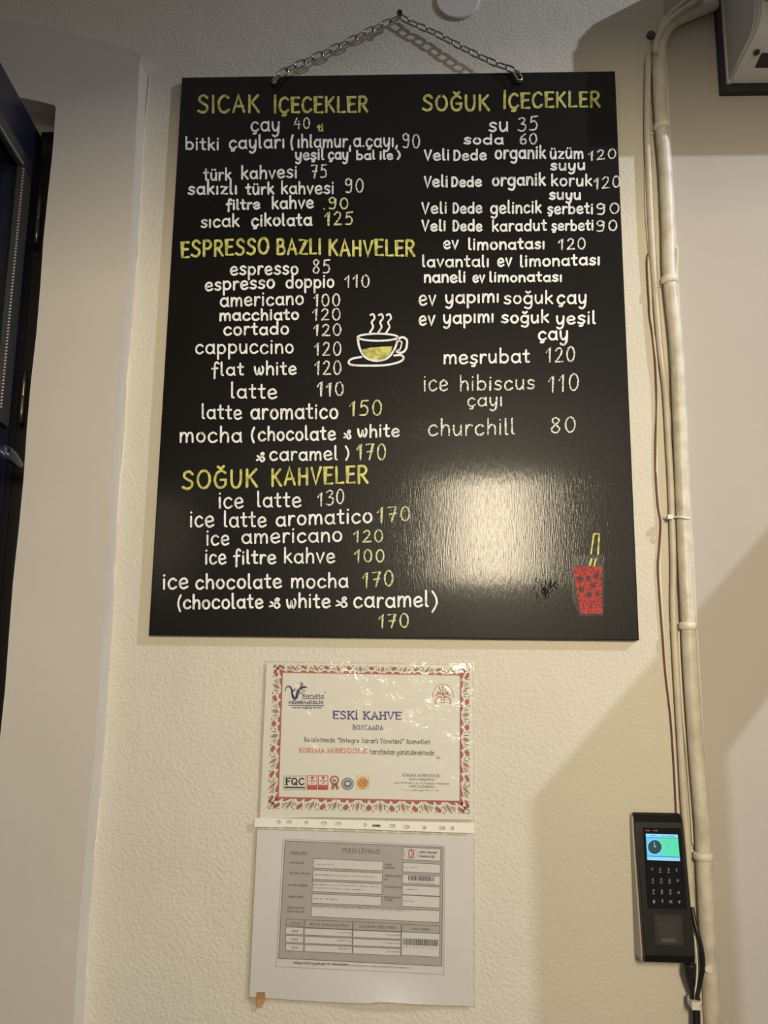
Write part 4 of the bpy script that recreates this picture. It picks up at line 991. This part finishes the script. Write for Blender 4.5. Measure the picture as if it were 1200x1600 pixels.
# ================================================================== air conditioner
xe = P(1137, 131, -0.015).x
ac = tag(empty('air_conditioner'), 'white split air conditioner on the wall at upper right', 'air conditioner')
XR = xe + 0.80
prof = [(-.016, .676), (-.016, .440), (-.048, .444), (-.073, .446), (-.100, .448), (-.114, .450), (-.123, .453), (-.131, .462), (-.137, .480), (-.147, .530), (-.153, .590), (-.154, .640), (-.150, .668), (-.135, .682), (-.09, .684)]
def extr(name, pf, x0, x1, m, parent, bev=0.0):
    bm = bmesh.new(); slab_bm(bm, [Vector((x0, y, z)) for y, z in pf], [Vector((x1, y, z)) for y, z in pf])
    if bev: bevel(bm, bev)
    return bmobj(name, bm, m, parent)
body = extr('body', prof, xe+.004, XR, M['acwhite'], ac)
endp = [(-.016, .674), (-.016, .443), (-.05, .446), (-.100, .450), (-.119, .4545), (-.128, .465), (-.134, .482), (-.144, .53), (-.150, .59), (-.151, .638), (-.147, .664), (-.133, .679), (-.09, .681)]
extr('end_cap', endp, xe, xe+.004, M['acend'], ac)
tube('end_seam', [Vector((xe-.0004, y, z)) for y, z in ((-.05, .4475), (-.098, .4515), (-.114, .459), (-.122, .472), (-.130, .50), (-.138, .55), (-.141, .60), (-.140, .65))], .0012, M['acwhite'], ac, 6, 4)
obj('back_rim', *(lambda b: ([tuple(v.co) for v in b.verts], [tuple(v.index for v in f.verts) for f in b.faces]))((lambda b: (box_bm(b, xe-.002, xe+.006, -.019, -.013, .440, .676), b.verts.index_update(), b)[2])(bmesh.new())), M['acwhite'], ac)
box('front_panel', (xe+.006, XR-.006, -.1575, -.146, .476, .655), M['acwhite'], ac, .002)
# underside outlet with louver, screw
bz = .4465
zv = Vector((0, 0, 1)); ub = Vector((0, 0, .446))
oa, ob = PP(1165, 131, ub, zv), PP(1190, 83, ub, zv)
print('outlet', xe, oa, ob)
bm = bmesh.new(); slab_bm(bm, [Vector((oa.x, oa.y, .4432)), Vector((ob.x, ob.y, .4440)), Vector((XR-.05, ob.y, .4440)), Vector((XR-.05, oa.y, .4432))], [Vector((oa.x, oa.y, .449)), Vector((ob.x, ob.y, .449)), Vector((XR-.05, ob.y, .449)), Vector((XR-.05, oa.y, .449))])
bmobj('air_outlet', bm, M['acdark'], ac)
la, lb = PP(1175, 133, ub, zv), PP(1177, 116, ub, zv)
V = [(la.x, la.y, .4415), (XR-.055, la.y, .4415), (XR-.055, lb.y, .4425), (lb.x, lb.y, .4425)]
bm = bmesh.new(); slab_bm(bm, [Vector(v) for v in V], [Vector(v)+Vector((0, 0, .003)) for v in V]); bmobj('louver', bm, M['louver'], ac)
V = ([], []); cc = PP(1182, 81, ub, zv); tube('', [cc, cc+Vector((0, 0, -.003))], .0048, None, None, 12, 1, V); obj('screw_hole', V[0], V[1], M['acdark'], ac)
box('dark_plate', (xe-.009, XR+.009, -.014, -.001, .428, .680), M['acdark'], ac, .002)  # near-black plate reaching past the body at the sides and below

# ================================================================== fingerprint terminal
d3 = crop(940, 1240, 978/220)
term = tag(empty('fingerprint_terminal'), 'black fingerprint time clock with lit screen and keypad on the wall', 'fingerprint terminal')
YA, YBt = -0.021, -0.043
ptop, pbot = P(1030, 1290, YA), P(1047, 1498, YBt)
sl = (YBt-YA)/(pbot.z-ptop.z)
DN = Vector((0, -1, sl)).normalized(); DN = DN if DN.y < 0 else -DN
mapD = lambda x, y: PP(x, y, ptop, DN)
xl = (mapD(994.5, 1300).x + mapD(1007.5, 1495).x)/2; xr = (mapD(1069.5, 1300).x + mapD(1086, 1495).x)/2
print('term x', mapD(994.5, 1300).x, mapD(1007.5, 1495).x, mapD(1069.5, 1300).x, mapD(1086, 1495).x)
zt_, zb_ = P(1010, 1268, 0).z, mapD(1045, 1509).z
yf = lambda z: ptop.y + sl*(z-ptop.z)
front = [(-.006, zt_), (-.012, zt_-.002), (yf(zt_-.018)*.93, zt_-.010), (yf(zt_-.022), zt_-.022), (yf(zb_+.012), zb_+.012), (yf(zb_+.004)+.003, zb_+.003), (yf(zb_)+.010, zb_), (-.030, zb_+.001), (-.012, zt_-.03)]
def extx(name, pf, x0, x1, m, parent, bev):
    bm = bmesh.new(); slab_bm(bm, [Vector((x0, y, z)) for y, z in pf], [Vector((x1, y, z)) for y, z in pf])
    es = [e for e in bm.edges if abs(e.verts[0].co.x-e.verts[1].co.x) < 1e-6]
    bmesh.ops.bevel(bm, geom=es, offset=bev, segments=3, affect='EDGES', profile=.6)
    return bmobj(name, bm, m, parent)
extx('front_shell', front, xl, xr, M['blackplastic'], term, .002)
backp = [(0, zt_-.003), (-.011, zt_-.005), (-.0125, zt_-.03), (-.031, zb_+.006), (-.028, zb_-.001), (0, zb_-.001)]
o = extx('back_housing', backp, xl-.0022, xr-.001, M['silver'], term, .001); o['label'] = 'silver grey rear housing'
ik = Ink(mapD, 0.0002, 0.0008, DN)
ik.poly([d3(*p) for p in ((285, 236), (550, 240), (594, 804), (320, 796))]); panel = ik.build('glossy_panel', M['glossblack'], term)
ik = Ink(mapD, 0.001, 0.0003, DN); SQ = quad((305, 278), (526, 284), (543, 468), (316, 460))
Sq = lambda u, v: d3(*SQ(u, v))
ik.use(0); ik.poly([Sq(0, 0), Sq(1, 0), Sq(1, 1), Sq(0, 1)])
scr = ik.build('screen', M['scr_a'], term, ); scr['label'] = 'lit cyan and green display'
ik = Ink(mapD, 0.0013, 0.0002, DN)
ik.use(0); ik.poly([Sq(.40, .14), Sq(1, .14), Sq(1, .82), Sq(.52, .82)])
ik.use(1); ik.poly([Sq(0, .0), Sq(1, .0), Sq(1, .12), Sq(0, .12)]); ik.poly([Sq(0, .88), Sq(1, .88), Sq(1, 1), Sq(0, 1)])
ik.use(2); ik.line([Sq(0, .13), Sq(1, .14)], .8); ik.line([Sq(0, .85), Sq(1, .85)], 1.2); ik.line([Sq(.5, .07), Sq(.9, .08)], 1.6); ik.line([Sq(.16, .06), Sq(.3, .06)], 1.0)
for u in (.66, .88): ik.line([Sq(u, .46), Sq(u+.03, .44)], 1.4)
ik.build('screen_picture', None, scr, [M['scr_b'], M['scr_c'], M['scr_e']])
ik = Ink(mapD, 0.0015, 0.0002, DN); ik.disc(*d3(367, 370), 10.6, 10.8, 28); ik.build('clock_face', M['scr_d'], scr)
ik = Ink(mapD, 0.0017, 0.0002, DN); ik.arc(*d3(367, 370), 12.0, 12.2, 0, 360, .7, 28); ik.line([d3(366, 368), d3(362, 338)], .9); ik.line([d3(366, 368), d3(374, 366)], 1.4)
ik.build('clock_hands', M['scr_c'], scr)
ik = Ink(mapD, 0.001, 0.0002, DN)
xs = ((347, 405, 463, 520), (355, 412, 470, 527), (358, 417, 475, 533), (362, 420, 478, 537)); ys = (528, 602, 678, 747)
for r_, row in enumerate(('123C', '456M', '789^', 'b0Kv')):
    for c_, ch in enumerate(row):
        x, y = xs[r_][c_], ys[r_]+c_*1.2
        if ch == '^': ik.poly([d3(x, y-10), d3(x+10, y+12), d3(x-10, y+12)])
        elif ch == 'v': ik.poly([d3(x-11, y-8), d3(x+11, y-8), d3(x, y+16)])
        elif ch == 'b': ik.poly([d3(x-2, y-14), d3(x+5, y-8), d3(x+8, y+6), d3(x+12, y+10), d3(x-12, y+10), d3(x-8, y+6), d3(x-6, y-8)]); ik.disc(*d3(x, y+13), .8)
        elif ch == 'K': write(ik, d3, 'OK', x-13, x+13, y+11, y+12, 14, .8, k=3)
        else:
            write(ik, d3, ch, x-7, x+7, y+8, y+8, 15, .9, k=3)
            if ch in '23456789': ik.line([d3(x-9, y+16), d3(x+9, y+17)], .9)
ik.build('keypad_legends', M['legend'], panel)
ik = Ink(mapD, 0.001, 0.0002, DN)
for a, b in ((303, 338), (358, 386)): scribble(ik, d3, a, b, 260, 262, 9, 1.0)
ik.build('red_mark', M['red'], panel)
ik = Ink(mapD, 0.0002, 0.0006, DN)
ik.frame([d3(*p) for p in ((368, 840), (550, 848), (564, 1056), (376, 1044))], 1.6); ik.poly([d3(*p) for p in ((372, 845), (546, 852), (560, 1050), (380, 1040))])
sn = ik.build('sensor_recess', M['sensordark'], term)
ik = Ink(mapD, 0.0009, 0.0012, DN); ik.poly([d3(*p) for p in ((386, 880), (515, 884), (528, 1036), (392, 1030))]); ik.build('fingerprint_sensor', M['sensor'], sn)
ik = Ink(mapD, 0.0022, 0.0006, DN); ik.poly([d3(*p) for p in ((410, 1000), (506, 1004), (510, 1034), (414, 1030))]); ik.build('sensor_window', M['sensor2'], sn)
# black cables
def D3(x, y, yy): px = d3(x, y); return P(px[0], px[1], yy)
bc = [D3(622, 1180, -.022), D3(612, 1230, -.02), D3(618, 1300, -.017), D3(636, 1380, -.0165), D3(646, 1450, -.0165), D3(651, 1540, -.0165), D3(653, 1640, -.0165), D3(656, 1800, -.0165)]
bc += [Vector((bc[-1].x, -.0165, bc[-1].z-d)) for d in (.06, .14, .3)] + [Vector((bc[-1].x, -.0165, ZF+.01))]
tag(tube('cable', bc, [.0078, .0085, .0070, .0050, .0046, .0046, .0046, .0046, .0046, .0046, .0046, .0046], M['cable'], None, 12, 6), 'thick black cable dropping from the underside of the fingerprint terminal', 'cable')
bc2 = [D3(628, 790, -.015), D3(640, 860, -.02), D3(664, 960, -.026), D3(690, 1060, -.028), D3(703, 1150, -.028), D3(700, 1230, -.027), D3(680, 1330, -.025), D3(666, 1400, -.0255), D3(666, 1450, -.0255), D3(670, 1540, -.0255), D3(672, 1640, -.0255), D3(674, 1800, -.0255)]
bc2 += [Vector((bc2[-1].x, -.0255, bc2[-1].z-d)) for d in (.06, .14, .3)] + [Vector((bc2[-1].x, -.0255, ZF+.01))]
tag(tube('cable', bc2, .0030, M['cable'], None, 12, 6), 'thin black cable looping round the right side of the fingerprint terminal', 'cable')
bc3 = [D3(632, 860, -.012), D3(645, 980, -.02), D3(658, 1100, -.026), D3(664, 1200, -.026), D3(660, 1300, -.026), D3(652, 1360, -.024), D3(650, 1440, -.022)]
tag(tube('wire', bc3, .0013, M['tie'], None, 8, 6), 'thin white wire between the terminal and its looping black cable', 'wire')
tie2 = tag(empty('cable_tie'), 'white cable tie binding the black cables below the terminal', 'cable tie')
a, b = D3(612, 1442, -.020), D3(686, 1452, -.024)
V = []; F = []; n = 20; cc = (a+b)/2; cc.y = -.0195
for i in range(n):
    an = 2*math.pi*i/n
    for z in (-.004, .004): V.append(Vector((cc.x + .0088*math.cos(an), cc.y - .0112*math.sin(an), cc.z + z)))
for i in range(n): F.append((2*i, 2*((i+1) % n), 2*((i+1) % n)+1, 2*i+1))
o = obj('strap', V, F, M['tie'], tie2, smooth=True); sd = o.modifiers.new('thick', 'SOLIDIFY'); sd.thickness = .0012; sd.offset = 1
bm = bmesh.new(); box_bm(bm, a.x-.002, a.x+.009, -.035, -.026, a.z-.005, a.z+.005); bevel(bm, .0015); bmobj('lock_head', bm, M['tie'], tie2)

# ================================================================== bent timber upright out of view, added and shaped for its shadow on the wall
yk = -0.42
def toPost(x, z): return Vector((x, 0, z)).lerp(LB, yk/LB.y)
shade_post = structure(empty('shadow_caster'), 'unseen bent timber upright added to cast the diagonal wall shadow', 'shadow_caster')
e0 = toPost(.203, -.69); e1 = toPost(.385, -.69)
p1, p2 = toPost(.203, -.69), toPost(.75, -.09); q1, q2 = toPost(.385, -.72), toPost(.75, -.265)
fl = [Vector((e0.x, yk, ZF)), Vector((e1.x, yk, ZF)), Vector((q1.x, yk, q1.z)), Vector((p1.x, yk, p1.z))]
slab('shade_post', fl, .05, M['timber'], shade_post)
ex = lambda a, b, t: a + (b-a)*t
slab('shade_brace', [Vector((p1.x, yk, p1.z)), Vector((q1.x, yk, q1.z)), Vector((ex(q1, q2, 1.6).x, yk, ex(q1, q2, 1.6).z)), Vector((ex(p1, p2, 1.6).x, yk, ex(p1, p2, 1.6).z))], .05, M['timber'], shade_post)

# unseen board added overhead to cut the warm lamp off the wall top
bm = bmesh.new()
def bz_(x): return 0.165 + 0.12*(x-0.2)
slab_bm(bm, [Vector((-2.2, -1.02, bz_(-2.2))), Vector((1.25, -1.02, bz_(1.25))), Vector((1.25, -1.02, .85)), Vector((-2.2, -1.02, .85))], [Vector((-2.2, -.98, bz_(-2.2))), Vector((1.25, -.98, bz_(1.25))), Vector((1.25, -.98, .85)), Vector((-2.2, -.98, .85))])
structure(bmobj('shade_board', bm, M['timber']), 'unseen timber board added overhead to shade the top of the wall', 'shade_board')
